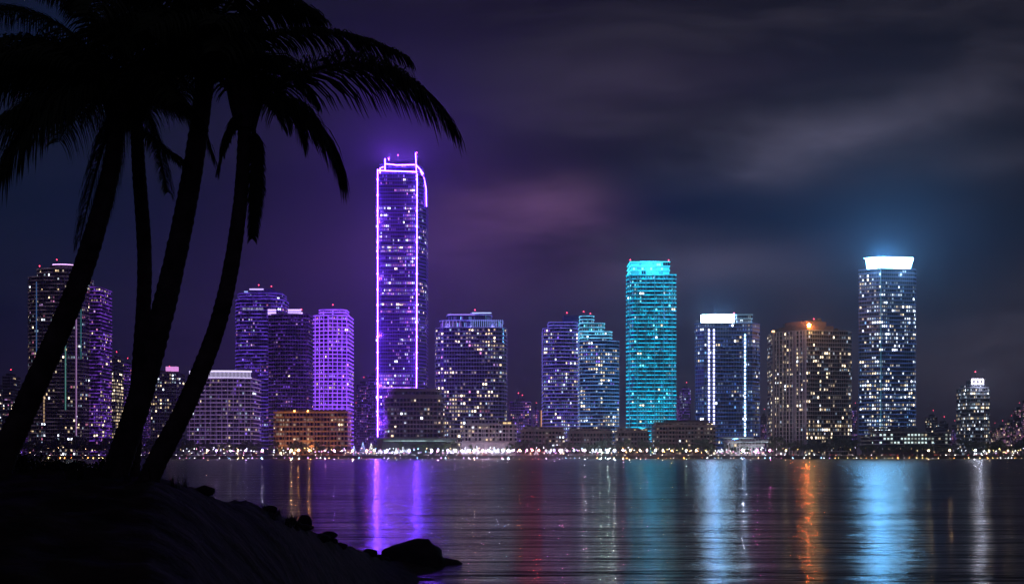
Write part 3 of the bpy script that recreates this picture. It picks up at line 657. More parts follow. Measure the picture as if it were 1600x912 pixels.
lamp('crown_glow_light', (X(1122, d), d + 14, Z(487, d)), (.12, .45, 1), 120000, 2.5, r)  # unseen light added over the roof screen, lights the haze blue
lamp('facade_wash_light', (X(1135, d), d - 34, GZ + 14), (.1, .35, 1), 26000, 1, r, 'SPOT', (X(1135, d), d, GZ + 40), 80)

# white entrance pavilion --------------------------------------------------------
d = 970; rr = Rnd(26); r = tower('white lit entrance pavilion with flat canopies at the foot of the blue tower', 1160, d, 'pavilion', 'pavilion')
pw = pbr('white_render', (.75, .74, .76))
for xa, xb, ya, yb, dd in ((1122, 1176, 684, 681.5, -4), (1128, 1200, 690, 687.2, -7), (1150, 1192, 696, 693.5, -9)):
    b = MB(); b.prism(rect(X(xa, d), X(xb, d), d + dd, d + 18, 1.5), Z(ya, d), Z(yb, d)); b.obj('canopy', pw, r)
    hstrip(r, X(xa + 2, d), X(xb - 2, d), d + dd - .05, Z(ya, d) - .5, .45, edge_lit('canopy_line', (.3, .3, .3), (.7, .85, 1), 1.1, floor=.3), 'canopy_light')
storeys(r, rect(X(1130, d), X(1190, d), d, d + 16), GZ, Z(684, d) - .9, 3.8, pw, GLB, cool + warm, [3, 3, 3, 1, 1, 1], .6, rr, bay=3, slab_h=.8, core_mat=pw, frame=pw)
for px in (1132, 1150, 1170, 1188):
    b = MB(); b.tube([(X(px, d), d - 5.5, GZ), (X(px, d), d - 5.5, Z(690, d))], [.45, .45], 10); b.obj('column', pw, r)
for px in (1140, 1165, 1190): lamp('pavilion_floodlight', (X(px, d), d - 13, GZ + 2.5), (.88, .92, 1), 1500, .4, r)

# T11 dark tower with orange lamp ---------------------------------------------------
d = 990; rr = Rnd(27); r = tower('wide corner tower with pale gridded left face and one orange rooftop lamp', 1266, d)
e11 = edge_lit('slab_corner', (.24, .21, .21), (.55, .42, .48), .10, lo=.36, hi=.68, floor=.35)
xc = X(1250, d); pA = [(X(1200, d), d + 22), (xc, d), (X(1322, d), d + 10), (X(1332, d), d + 16), (X(1332, d), d + 52), (X(1205, d), d + 52)]
def z11(x, z): return 1.0
storeys(r, pA, GZ, Z(516, d), 3.7, e11, GLW, warm + cool, [5, 5, 4, 1.5, 2, 1], .24, rr, bay=2.4, slab_h=.7, over=.5)
piers(r, pA, GZ, Z(516, d), 3.3, .8, .1, edge_lit('pier_corner', (.34, .29, .29), (.55, .42, .50), .13, lo=.3, hi=.7, floor=.4), [0])
# pale infill panels on the left face
for i in range(7):
    a, c = Vector((*pA[0], 0)), Vector((*pA[1], 0)); e = c - a; t_ = e.normalized(); nr = Vector((t_.y, -t_.x, 0))
    if i in (2, 5): continue
    p = a + e * ((i + .5) / 7); q = [p - t_ * .9 - nr * .3, p - t_ * .9 + nr * .05, p + t_ * .9 + nr * .05, p + t_ * .9 - nr * .3]
    b = MB(); b.prism([(v_.x, v_.y) for v_ in q], GZ, Z(516, d) - .3); b.obj('wall_panel', pbr('greyrose', (.30, .26, .27)), r)
pB = [(X(1214, d), d + 26), (X(1252, d), d + 6), (X(1300, d), d + 14), (X(1300, d), d + 44), (X(1216, d), d + 44)]
roofbox(r, pB, Z(516, d) + .75, Z(507, d), pbr('ochre_parapet', (.11, .085, .07)))
roofbox(r, inset(pB, 6), Z(507, d) + .01, Z(499, d), DARKC)
clutter(r, X(1300, d), X(1326, d), d + 20, Z(516, d) + .7, rr, 3); clutter(r, X(1225, d), X(1290, d), d + 22, Z(498, d), rr, 5)
b = MB(); b.tube([(X(1255, d), d + 5.5, Z(509, d)), (X(1255, d), d + 5.5, Z(506.8, d)), (X(1255, d), d + 5.5, Z(504.5, d))], [.9, 1.6, .8], 10)
b.obj('roof_lamp', glow('orange_lamp', (1, .20, .03), 450, True), r)
lamp('parapet_fill_light', (X(1256, d), d - 9, Z(506, d)), (1, .55, .18), 16000, .6, r)  # unseen point light added in front to warm the parapet
b = MB(); b.box(X(1200, d), X(1204, d), d + 19, d + 21, Z(516, d) + .8, Z(514, d) + .8); b.obj('corner_lamp', glow('orange_small', (1, .5, .2), 5, True), r)
mast(r, X(1322, d), d + 24, Z(516, d), Z(513, d), .25); mast(r, X(1272, d), d + 24, Z(498, d), Z(494, d), .2)
lamp('facade_wash_light', (X(1216, d), d - 40, GZ + 20), (1, .8, .85), 16000, 1, r, 'SPOT', (X(1222, d), d + 10, GZ + 45), 60)

# T12 white crowned tower -------------------------------------------------------------
d = 1000; rr = Rnd(28); r = tower('tall office tower with blazing white flared crown near the right side', 1386, d, 'skyscraper', 'skyscraper')
e12 = edge_lit('slab_office', (.14, .15, .2), (.10, .24, .9), .3, lo=.4, hi=.68, floor=.3)
pA = [(X(1341, d), d + 10), (X(1371, d), d), (X(1428, d), d + 5), (X(1432, d), d + 8), (X(1432, d), d + 44), (X(1345, d + 44), d + 44)]
storeys(r, pA, Z(678, d), Z(420, d), 3.6, e12, GLB, cool + warm + dimb, [5, 4, 2, 1.5, 1, 1.5, 1, 1, 1], .50, rr, bay=2.1, slab_h=.9, rowvar=.55)
strip(r, X(1371, d), d - .1, Z(678, d), Z(420, d), .4, glow('edge_teal', (.1, .55, .8), .35))
cr = [(X(1352, d), d + 5), (X(1371, d), d + 3), (X(1421, d), d + 6), (X(1421, d), d + 36), (X(1356, d + 36), d + 36)]
ct = [(X(1349, d), d + 3), (X(1371, d), d), (X(1425, d), d + 4), (X(1425, d), d + 38), (X(1353, d + 38), d + 38)]
roofbox(r, cr, Z(419, d) + .95, Z(402, d), glow('crown_blaze', (.22, .60, 1), 54, True), 'crown', ct)
b = MB()
for i in range(24):
    px = 1349 + i * 3.2; y = d + 7 - (px - 1348) / 23 * 7 if px < 1371 else d + (px - 1371) / 54 * 4
    b.box(X(px, d) - .15, X(px, d) + .15, y - .3, y + .3, Z(402, d) + .01, Z(401, d))
b.obj('crown_fins', glow('crown_blaze', (.22, .60, 1), 54, True), r)
mast(r, X(1371, d), d + 8, Z(401, d), Z(396.5, d), .3, False)
lamp('crown_glow_light', (X(1386, d), d + 16, Z(397, d)), (.08, .44, 1), 420000, 3.5, r)  # added above the crown for the blue halo in the haze
lamp('crown_glow_light', (X(1362, d), d - 5, Z(425, d)), (.3, .6, 1), 6000, 1, r); lamp('crown_glow_light', (X(1415, d), d - 5, Z(425, d)), (.3, .6, 1), 6000, 1, r)
# podium
rr = Rnd(29); r = tower('wide glass podium hall with glowing white storeys beside the white crowned tower', 1424, 975, 'podium hall', 'podium_hall'); d = 975
storeys(r, rect(X(1356, d), X(1488, d), d, d + 60, 6), Z(694, d), Z(676, d), 3.4, pbr('white_render', (.75, .74, .76)), GLB, [glow('hall_white', (.75, .95, .92), 1.1), glow('hall_dim', (.8, .9, .8), .4), glow('hall_warm', (1, .8, .5), .6)], [4, 3, 1], .85, rr, bay=3.4, slab_h=.9, over=1, rowvar=.3)
storeys(r, rect(X(1348, d), X(1432, d), d + 8, d + 24, 4), Z(676, d) + 1, Z(670, d), 3.6, CONC, GLB, cool, [1, 1, 1], .3, rr, bay=3.4, slab_h=1.6, over=1, rowvar=.3)
b = MB(); b.prism(rect(X(1358, d), X(1484, d), d + 2, d + 58, 5), GZ, Z(694, d)); b.obj('ground_floor', DARKC, r)

# right side --------------------------------------------------------------------------
small('misty dark tower with domed top right of the podium hall', 1449, 1466, 652, 1500, 41, sfar, GL, cool + warm, [1] * 6, .1)
small('misty low tower left of the lone right-hand tower', 1467, 1483, 662, 1450, 42, sfar, GL, cool + warm, [1] * 6, .15)
d = 1080; rr = Rnd(43); r = tower('lone grey apartment tower with small white roof frame at the right', 1523, d)
e13 = edge_lit('slab_lone', (.16, .16, .19), (.35, .35, .6), .08, lo=.4, hi=.68, floor=.3)
storeys(r, rect(X(1498, d), X(1548, d), d, d + 32, 3), GZ, Z(606, d), 3.5, e13, GL, cool + warm, [2, 3, 3, 1, 1, 1.5], .32, rr, bay=2.3)
storeys(r, rect(X(1503, d), X(1543, d), d + 4, d + 28, 3), Z(606, d) + .95, Z(601, d), 3, e13, GL, cool + warm, [2, 3, 3, 1, 1, 1.5], .4, rr, bay=2.3)
wf = glow('frame_white', (.85, .8, 1), 12, True)
for ya in (592.3, 600): hstrip(r, X(1511, d), X(1535, d), d + 5, Z(ya, d), .8, wf, 'crown_rail')
for px in (1511, 1519, 1527, 1535): strip(r, X(px, d), d + 4.9, Z(600, d), Z(592, d), .6, wf, 'crown_bar')
roofbox(r, rect(X(1512, d), X(1534, d), d + 7, d + 20), Z(601, d) + .9, Z(593, d), DARKC)
mast(r, X(1523, d), d + 10, Z(593, d), Z(580, d), .3)
lamp('crown_glow_light', (X(1523, d), d - 5, Z(596, d)), (.7, .75, 1), 16000, 2, r)  # extra unseen light put before the roof frame for haze glow
for i, (x0, x1, yt, d) in enumerate(((1561, 1572, 668, 1900), (1574, 1586, 660, 2100), (1588, 1598, 640, 2000), (1602, 1616, 625, 1900), (1550, 1559, 672, 2300))):
    small(['short misty tower right of the lone tower', 'misty mid height tower near the right edge', 'slender misty tower at the right edge', 'misty tower cut by the right edge', 'tiny misty tower beside the lone tower'][i],
          x0, x1, yt, d, 50 + i, sfar, GL, pinkw + warm, [2, 2, 2, 1, 1, 1], .3, bay=3.5, depth=30)
FARL = ['faint distant tower low over the left trees', 'faint distant slab between the grey tower and condominium', 'faint distant tower behind the orange hotel roof',
        'faint distant tower peeking left of the stepped tower', 'faint distant tower in the gap beside the blue tower', 'faint distant tower in the gap before the corner tower',
        'faint distant tower right of the corner tower', 'faint distant low tower beyond the podium hall']
for i, (x0, x1, yt, d) in enumerate(((30, 41, 640, 2000), (214, 232, 610, 1700), (552, 560, 640, 1900), (832, 842, 640, 1800), (1058, 1064, 620, 2100), (1190, 1198, 650, 1900), (1334, 1340, 640, 1800), (1486, 1497, 668, 2000))):
    small(FARL[i], x0, x1, yt, d, 70 + i, sfv if x0 < 1070 else sfar, GL, pinkw + dimv, [1, 1, 1, 2, 2, 1], .3, bay=3.5, depth=30)

for r, base in ROOTS:                        # put every tower's Empty at its base and fit its real width, side faces included
    r.location = base; d0 = base[1]; want, seen = [], []
    for ch in r.children:
        if ch.type == 'MESH' and ch.name.startswith('floor_slab'):
            for v_ in ch.data.vertices: want.append(v_.co.x / d0); seen.append(v_.co.x / v_.co.y)
    for ch in r.children: ch.location = Vector(ch.location) - Vector(base)
    if want:
        sx = (max(want) - min(want)) / (max(seen) - min(seen)); r.scale.x = sx
        c_w = (max(want) + min(want)) / 2 * d0; c_s = (max(seen) + min(seen)) / 2 * d0
        r.location.x = base[0] + c_w - (base[0] + sx * (c_s - base[0]))

# ------------------------------------------------------------------ shore trees
LEAF = pbr('leaf_green', (.08, .12, .04), .6, 0, .5, .5); BARK = pbr('bark', (.09, .07, .05), .9)
def leaf_cloud(rr, clumps, per, size):
    vs, fs = [], []
    for (c, rad) in clumps:
        for _ in range(per):
            v_ = Vector((rr.gauss(0, 1), rr.gauss(0, 1), rr.gauss(0, 1))).normalized() * (rad * rr.random() ** .45)
            p = Vector(c) + Vector((v_.x, v_.y, v_.z * .75)); s = size * rr.uniform(.6, 1.3)
            a = Vector((rr.gauss(0, 1), rr.gauss(0, 1), rr.gauss(0, 1))).normalized(); bb = a.cross(Vector((rr.gauss(0, 1), rr.gauss(0, 1), rr.gauss(0, 1)))).normalized()
            k = len(vs); vs += [tuple(p - a * s), tuple(p - bb * s * .45), tuple(p + a * s), tuple(p + bb * s * .45)]; fs.append((k, k + 1, k + 2, k + 3))
    return vs, fs
protos = []
for k in range(7):
    rr = Rnd(100 + k); h = 11; cl = []
    for _ in range(12):
        a = rr.uniform(0, 6.28); q = rr.uniform(0, 3.6); cl.append(((q * math.cos(a), q * math.sin(a), rr.uniform(4.2, 9.5) - q * .3), rr.uniform(1.3, 2.4)))
    vs, fs = leaf_cloud(rr, cl, 70, .5)
    cm = mesh('crown', vs, fs, LEAF)
    b = MB(); b.tube([(0, 0, 0), (.1, 0, 2.5), (0, .1, 5)], [.35, .25, .15], 7)
    for _ in range(5):
        a = rr.uniform(0, 6.28); b.tube([(.05, 0, 2.6), (1.2 * math.cos(a), 1.2 * math.sin(a), 4.6), (2.4 * math.cos(a), 2.4 * math.sin(a), 6.8)], [.16, .1, .04], 5)
    protos.append((b.me('trunk', BARK), cm))
rr = Rnd(55)
gaps = [(545, 640, .25), (690, 790, .3), (1120, 1200, .35)]
px = -12
TL = ['leafy dark green shore tree standing behind the promenade', 'spreading shore tree with uneven crown along the promenade', 'low bushy shore tree behind the waterfront road', 'tall loose shore tree rising above its row']
while px < 1612:
    dd = rr.uniform(967, 969.5); keep = 1
    for a, c, p in gaps:
        if a < px < c: keep = p
    if rr.random() < keep:
        k = rr.randrange(7); s = rr.uniform(1.0, 1.5) * (.62 if 1345 < px < 1500 or 1115 < px < 1200 else .8 if 300 < px < 800 else .95)
        if px < 290 or 1200 < px < 1500: s *= 1.15
        if s > 1.25: lb = TL[3]
        elif s < .95: lb = TL[2]
        else: lb = TL[k % 2]
        t_ = empty('shore_tree', (X(px, dd), dd, GZ), lb, 'tree', 'trees along the far promenade', rr.uniform(0, 6.28)); t_.scale = (s, s * .8, s * 1.12)
        t_['label'] = lb
        link('trunk', protos[k][0], t_); link('crown', protos[k][1], t_)
    px += rr.uniform(6, 13)

# ------------------------------------------------------------------ promenade lamps
b = MB(); b.tube([(0, 0, 0), (0, 0, .4), (0, 0, .45), (0, 0, 4.3)], [.16, .14, .08, .055], 8); poleM = b.me('pole', METAL, True)
bm = bmesh.new(); bmesh.ops.create_icosphere(bm, subdivisions=1, radius=.36); gm = bpy.data.meshes.new('globe'); bm.to_mesh(gm); bm.free()
def globe_mesh(mat): m = gm.copy(); m.materials.append(mat); return m
LC = {'white': glow('lamp_white', (.85, .88, 1), 24), 'warm': glow('lamp_warm', (1, .62, .28), 24), 'pink': glow('lamp_pink', (1, .30, .55), 24),
      'violet': glow('lamp_violet', (.6, .35, 1), 24), 'red': glow('lamp_red', (1, .10, .08), 50), 'orange': glow('lamp_orange', (1, .38, .08), 50),
      'green': glow('lamp_pale_green', (.65, 1, .85), 24), 'magenta': glow('lamp_magenta', (1, .12, .55), 60), 'blue': glow('lamp_blue', (.3, .6, 1), 50), 'yellow': glow('lamp_yellow', (1, .75, .2), 32)}
GM = {k: globe_mesh(m) for k, m in LC.items()}
bm = bmesh.new(); bmesh.ops.create_uvsphere(bm, u_segments=12, v_segments=8, radius=.44)
bmesh.ops.delete(bm, geom=[v_ for v_ in bm.verts if v_.co.y < -.02 and v_.co.z < .34], context='VERTS')  # added half shell behind the globe, keeps its light off the buildings
shieldM = bpy.data.meshes.new('hood'); bm.to_mesh(shieldM); bm.free(); shieldM.materials.append(METAL)
GMS = {}
for k, m in LC.items():
    e_ = m.node_tree.nodes['Principled BSDF'].inputs['Emission Color'].default_value
    GMS[k] = globe_mesh(glow('lamp_strong_' + k, (e_[0], e_[1], e_[2]), 1250, True))
def street_lamp(px, d, colour, s=1.0, strong=False):
    r = empty('street_lamp', (X(px, d), d, GZ + .1), '%s globe street lamp on a thin pole along the far promenade' % colour.replace('_', ' '), 'street lamp', '%s street lamps on the promenade' % colour)
    hz = 4.6 if strong else rr.uniform(2.6, 7.0)
    p = link('pole', poleM, r); p.scale = (1, 1, hz / 4.6); g = link('lamp_globe', (GMS if strong else GM)[colour], r, (0, 0, hz)); g.scale = (s, s, s)
    if strong: h_ = link('hood', shieldM, r, (0, 0, hz)); h_.scale = (s, s, s)
    return r
rr = Rnd(77)
# strong lamps whose streaks show on the water
for px, c, s in ((455, 'warm', 1.5), (466, 'orange', 1.4), (483, 'orange', 1.5), (508, 'pink', .9), (522, 'violet', 1.1), (551, 'warm', .9), (573, 'red', 1.1), (585, 'white', 1), (605, 'violet', 1.2),
                 (675, 'white', 1.1), (684, 'pink', .9), (712, 'warm', .9), (741, 'warm', 1.2), (754, 'pink', .9), (778, 'white', 1.0), (786, 'blue', 1), (794, 'white', 1.2), (812, 'orange', 1.3), (832, 'red', .9), (842, 'red', 1.4),
                 (875, 'pink', 1.3), (866, 'violet', 1), (914, 'white', 1.5), (911, 'pink', 1.2), (938, 'green', 1.5), (950, 'green', 1.9), (960, 'white', 1.6), (974, 'pink', 1), (1000, 'warm', 1), (1011, 'pink', 1), (1036, 'warm', 1),
                 (1072, 'green', 1), (1161, 'white', 2.0), (1183, 'magenta', 1.25), (1203, 'magenta', 1.25), (1228, 'warm', .8), (1451, 'warm', .9), (1484, 'warm', .7), (1524, 'white', 1.1), (338, 'violet', 1.1), (360, 'white', .8), (384, 'violet', 1), (410, 'white', 1), (700, 'violet', .9), (722, 'white', .8), (733, 'pink', .7), (764, 'white', .9), (802, 'violet', .9), (823, 'magenta', .8), (853, 'violet', .8), (886, 'pink', .8), (897, 'blue', .8), (926, 'white', .9), (985, 'warm', .9), (1024, 'white', .8), (1050, 'orange', .8), (1088, 'warm', .7), (640, 'violet', .8), (535, 'pink', .7), (324, 'warm', .8), (372, 'warm', .8), (1546, 'warm', .6), (1575, 'warm', .7)):
    street_lamp(px, 953.4, c, s * .95, True)
px = 30
while px < 1605:
    dens = 1.0; cs = ['warm', 'yellow', 'warm', 'white']
    if 270 < px < 450: cs = ['white', 'warm', 'pink', 'white', 'violet']
    elif 450 <= px < 560: cs = ['warm', 'white', 'pink', 'violet']
    elif 560 <= px < 960: cs = ['white', 'white', 'violet', 'warm', 'blue', 'pink']
    elif 960 <= px < 1110: cs = ['warm', 'orange', 'white', 'yellow']
    elif 1110 <= px < 1210: cs = ['white', 'white', 'pink']
    dim = 1 if 270 < px < 1210 or px > 1530 else .6
    street_lamp(px + rr.uniform(-2, 2), rr.uniform(954.0, 956.5) if rr.random() < .6 else 966.2, rr.choice(cs), rr.uniform(.3, .65) * dim)
    px += rr.uniform(2.6, 6.5) if dim == 1 else rr.uniform(8, 18)

b = MB(); b.tube([(0, 0, 0), (0, -.35, 0)], [.16, .2], 8); brM = b.me('bracket', METAL, True)
rr = Rnd(78); px = 60  # small glowing globes added at the waterline as reflections of the lamp row
while px < 1600:
    c = rr.choice(['white', 'white', 'warm', 'violet', 'pink', 'blue'] if 280 < px < 950 or 1110 < px < 1300 else ['warm', 'orange', 'white', 'yellow'])
    r = empty('reflection_glint', (X(px, 949.98), 949.98, .75), 'small %s glowing globe low on the seawall, standing in for a lamp reflection' % c, 'reflection glint', '%s reflection glints along the seawall' % c)
    link('bracket', brM, r); g = link('lamp_globe', GM[c], r, (0, -.5, 0)); s_ = rr.uniform(.2, .7); g.scale = (s_, s_, s_)
    px += rr.choice((rr.uniform(4, 9), rr.uniform(6, 20)))

# ------------------------------------------------------------------ tents, cars, light wrapped trees
canv = pbr('canvas', (.75, .73, .74), .8)
b = MB(); b.v += [(-1.7, -1.5, 2.3), (1.7, -1.5, 2.3), (1.7, 1.5, 2.3), (-1.7, 1.5, 2.3), (-1.7, -1.5, 2.6), (1.7, -1.5, 2.6), (1.7, 1.5, 2.6), (-1.7, 1.5, 2.6), (0, 0, 3.7)]
b.f += [(0, 1, 5, 4), (1, 2, 6, 5), (2, 3, 7, 6), (3, 0, 4, 7), (4, 5, 8), (5, 6, 8), (6, 7, 8), (7, 4, 8)]; b.m += [0] * 8
tentM = b.me('canopy', canv); b = MB(); b.box(-.05, .05, -.05, .05, 0, 2.3); legM = b.me('leg', METAL)
tb = {k: (lambda m: m)(None) for k in ()}
bm = bmesh.new(); bmesh.ops.create_icosphere(bm, subdivisions=1, radius=.22); tg = bpy.data.meshes.new('bulb'); bm.to_mesh(tg); bm.free()
TB = []
for k in ('white', 'pink', 'violet', 'warm'):
    m = tg.copy(); e_ = LC[k].node_tree.nodes['Principled BSDF'].inputs['Emission Color'].default_value
    m.materials.append(glow('bulb_' + k, (e_[0], e_[1], e_[2]), 13)); TB.append((k, m))
def tent(px, d, ci):
    c, bmh = TB[ci]
    r = empty('market_tent', (X(px, d), d, GZ + .1), 'small pointed white canvas tent with a %s bulb on the promenade' % c, 'tent', 'canvas tents with %s bulbs' % c)
    link('canopy', tentM, r)
    for sx in (-1.6, 1.6):
        for sy in (-1.4, 1.4): link('leg', legM, r, (sx, sy, 0))
    link('bulb', bmh, r, (0, -.9, 2.1))
rr = Rnd(5)
for a, c, step in ((540, 645, 6.5), (700, 800, 6.5), (850, 885, 8), (925, 960, 7), (1120, 1200, 7), (300, 420, 22), (640, 700, 14), (1540, 1590, 14)):
    px = a
    while px < c: tent(px + rr.uniform(-1, 1), rr.choice((955.4, 955.4, 966.8)) if rr.random() < .9 else 955.4, rr.choice((0, 0, 0, 1, 2, 3))); px += step * rr.uniform(.8, 1.4)
# cars
prof = [(-2.1, .35), (-2.15, .75), (-1.5, .95), (-.9, 1.42), (.6, 1.45), (1.3, .98), (2.05, .82), (2.15, .4)]
def car_mesh(mat):
    vs = [(x, -.85, z) for x, z in prof] + [(x, .85, z) for x, z in prof]; n = len(prof)
    fs = [tuple(range(n)), tuple(reversed(range(n, 2 * n)))] + [(i, n + i, n + (i + 1) % n, (i + 1) % n) for i in range(n)]
    return mesh('body', vs, fs, mat)
CB = [('silver', car_mesh(pbr('paint_silver', (.5, .5, .52), .3, .5))), ('dark', car_mesh(pbr('paint_dark', (.03, .03, .04), .3))), ('white', car_mesh(pbr('paint_white', (.7, .7, .7), .3))), ('red', car_mesh(pbr('paint_red', (.35, .02, .02), .3)))]
b = MB(); b.tube([(0, -.11, 0), (0, .11, 0)], [.33, .33], 12); wheelM = b.me('wheel', pbr('rubber', (.02, .02, .02)))
b = MB(); b.box(-.04, .04, -.14, .14, -.08, .08); hl = b.me('headlight', glow('headlight_white', (1, .95, .85), 26)); b = MB(); b.box(-.04, .04, -.14, .14, -.07, .07); tl = b.me('taillight', glow('taillight_red', (1, .03, .04), 9))
rr = Rnd(6); px = 20
while px < 1600:
    k = rr.randrange(4); lane = rr.choice((959.3, 963.2)); flip = lane > 960
    nm = CB[k][0]
    r = empty('car', (X(px, lane), lane, GZ + .02), '%s car on the shore road facing %s' % (nm, 'left' if flip else 'right'), 'car', '%s cars facing %s on the shore road' % (nm, 'left' if flip else 'right'), math.pi if flip else 0)
    r.rotation_euler.z += rr.uniform(-.05, .05)
    link('body', CB[k][1], r)
    for sx in (-1.35, 1.35):
        for sy in (-.78, .78): link('wheel', wheelM, r, (sx, sy, .33))
    for sy in (-.55, .55): link('headlight', hl, r, (2.17, sy, .66)); link('taillight', tl, r, (-2.17, sy, .72))
    px += rr.uniform(9, 26)
# cone trees of fairy lights
b0 = MB(); b0.tube([(0, 0, 0), (0, 0, 9.5)], [.12, .05], 6); coneTrunk = b0.me('pole', METAL)
def fairy(px, d, h, c1, colname):
    r = empty('light_cone_tree', (X(px, d), d, GZ + .1), '%s light cone tree, about %d metres tall, near the promenade tents at %s' % (colname, h, 'the violet tower' if px < 650 else 'the pale condominium'), 'light tree', 'cone trees of fairy lights')
    o = link('pole', coneTrunk, r); o.scale = (1, 1, h / 9.5)
    rr = Rnd(int(px)); b = MB()
    for i in range(90):
        tt = (i + .5) / 90; a = tt * 44; q = (1 - tt) * h * .27
        x, y, z = q * math.cos(a), q * math.sin(a), .6 + tt * (h - .8); s = .07
        b.box(x - s, x + s, y - s, y + s, z - s, z + s)
    for j in range(8):
        a = j * math.pi / 4; b.tube([(h * .27 * math.cos(a), h * .27 * math.sin(a), .6), (0, 0, h)], [.02, .02], 3)
    b.obj('fairy_lights', glow('fairy_' + colname, c1, 4), r)
for px, h, c, n_ in ((553, 9, (.4, .55, 1), 'blue'), (567, 12, (.35, .5, 1), 'blue'), (580, 11, (1, .95, .8), 'cream'), (619, 7, (.8, .85, 1), 'white'), (727, 8, (.85, .85, 1), 'white'), (745, 9, (.75, .8, 1), 'white'), (772, 8, (.7, .8, 1), 'white'), (838, 7, (.8, .9, 1), 'white')):
    fairy(px, 966.9, h, c, n_)
rr = Rnd(91)
def wrapped(px, h):
    """a tree whose branches are wound with white lamps"""
    d = 966.6; r = empty('lamp_wrapped_tree', (X(px, d), d, GZ + .1), 'bare branched tree wound with small white lamps by the promenade', 'tree', 'trees wound with white lamps')
    b = MB(); b.tube([(0, 0, 0), (0, 0, h * .4)], [.2, .14], 6); L_ = MB()
    for i in range(11):
        a = rr.uniform(0, 6.28); q = rr.uniform(.6, 1) * h * .45; e = (q * math.cos(a), q * math.sin(a) * .7, h * rr.uniform(.6, 1)); m_ = (e[0] * .5, e[1] * .5, h * .4 + (e[2] - h * .4) * .65)
        b.tube([(0, 0, h * .38), m_, e], [.09, .06, .02], 4)
        for j in range(9):
            tt = j / 8; p = [(m_[k] * tt * 2 if tt < .5 else m_[k] + (e[k] - m_[k]) * (tt * 2 - 1)) for k in range(2)] + [h * .38 + (e[2] - h * .38) * tt]
            L_.box(p[0] - .09, p[0] + .09, p[1] - .09, p[1] + .09, p[2] - .09, p[2] + .09)
    b.obj('trunk', BARK, r); L_.obj('fairy_lights', glow('fairy_white_wrap', (.75, .8, 1), 6), r)
for px in list(range(596, 640, 8)) + list(range(704, 796, 9)) + [858, 876, 930, 948, 1128, 1180]: wrapped(px + rr.uniform(-2, 2), rr.uniform(4.5, 7.5))

# ------------------------------------------------------------------ near bank
CR = [(-400, 732, 12), (0, 736, 12.5), (150, 738, 13), (235, 744, 13), (262, 750, 13.3), (300, 762, 14), (345, 775, 15), (400, 789, 16.5), (440, 800, 18), (480, 820, 20.5), (520, 845, 24), (560, 858, 28), (600, 872, 32), (650, 882, 34.5), (705, 886, 34.5)]
crest = [((px - 800) / F * d, d, CAMZ - (py - HOR) / F * d) for px, py, d in CR]
def crest_at(px):
    for (a, b_) in zip(CR, CR[1:]):
        if px <= b_[0]:
            t_ = max(0, (px - a[0]) / (b_[0] - a[0])); return [a[k] + (b_[k] - a[k]) * t_ for k in range(3)]
    return list(CR[-1])
vs, fs = [], []
NX, NR = 190, 200
def near_ground(px, rr_):
    """point on the bank along the bearing px, rr_ = 0 near the eye .. 1 crest .. 2 foot in the water"""
    _, cy_, cd = crest_at(px); cz = CAMZ - (cy_ - HOR) / F * cd
    if rr_ <= 1:
        d_ = 1.2 + (cd - 1.2) * rr_
        zn = 1.75 if px < 300 else 1.75 - min(1.0, (px - 300) / 420) * 3.4
        s = rr_ * rr_ * (3 - 2 * rr_); z = zn + (cz - zn) * s
    else:
        q = rr_ - 1; d_ = cd + q * 5.5; z = cz + (-1.3 - cz) * min(1, q * 1.25) ** .9
    x = (px - 800) / F * d_
    n1 = noise.noise(Vector((x * .7, d_ * .7, 3))) * .20 + noise.noise(Vector((x * 2.6, d_ * 2.6, 7))) * .10 + noise.noise(Vector((x * 8, d_ * 8, 1))) * .018
    return (x, d_, z + n1 * (.5 if rr_ < .95 else .7))
for i in range(NX):
    px = -900 + 1640 * i / (NX - 1)
    for j in range(NR): vs.append(near_ground(px, 2 * j / (NR - 1)))
for i in range(NX - 1):
    for j in range(NR - 1): a = i * NR + j; fs.append((a, a + NR, a + NR + 1, a + 1))
gmtl = pbr('bank_soil', (.07, .056, .05), .95, 0, .6, 2.5, .08, .1)
g = link('ground', mesh('ground', vs, fs, gmtl, smooth=True)); tag(g, 'dark sandy bank in the foreground', kind='structure')
def bump_rock(name, c, sx, sy, sz, seed, label, group=None, sub=4):
    bm = bmesh.new(); bmesh.ops.create_icosphere(bm, subdivisions=sub, radius=1)
    for v_ in bm.verts:
        p = v_.co; k = 1 + .22 * noise.noise(p * 1.3 + Vector((seed, 0, 0))) + .10 * noise.noise(p * 3.4 + Vector((0, seed, 0))) + .04 * noise.noise(p * 9)
        v_.co = Vector((p.x * k * sx, p.y * k * sy, p.z * k * sz))
    me = bpy.data.meshes.new(name); bm.to_mesh(me); bm.free(); me.materials.append(pbr('wet_rock', (.05, .045, .045), .75, 0, .4, 3, .03, .2))
    me.polygons.foreach_set('use_smooth', [True] * len(me.polygons))
    o = link(name, me, None, c); tag(o, label, 'rock', group); return o
bump_rock('boulder', (X(647, 35), 35, -.08), 1.08, .9, .9, 3, 'large rounded black boulder at the water edge, end of the spit')
bump_rock('boulder', (X(682, 35.5), 35.4, -.28), .9, .7, .55, 9, 'low sloping black rock touching the right side of the large boulder')
rr = Rnd(3)
RL = 'small dark stone lying on the crest of the near bank'
for i in range(46):
    px = rr.uniform(300, 600); p = near_ground(px, 1 + rr.uniform(-.04, .10)); s = rr.uniform(.03, .075) * (1 + p[1] / 22)
    bump_rock('stone', (p[0], p[1], p[2] + s * .1), s * rr.uniform(1, 1.5), s, s * rr.uniform(.6, 1), i, RL, 'small stones on the near bank', 2)
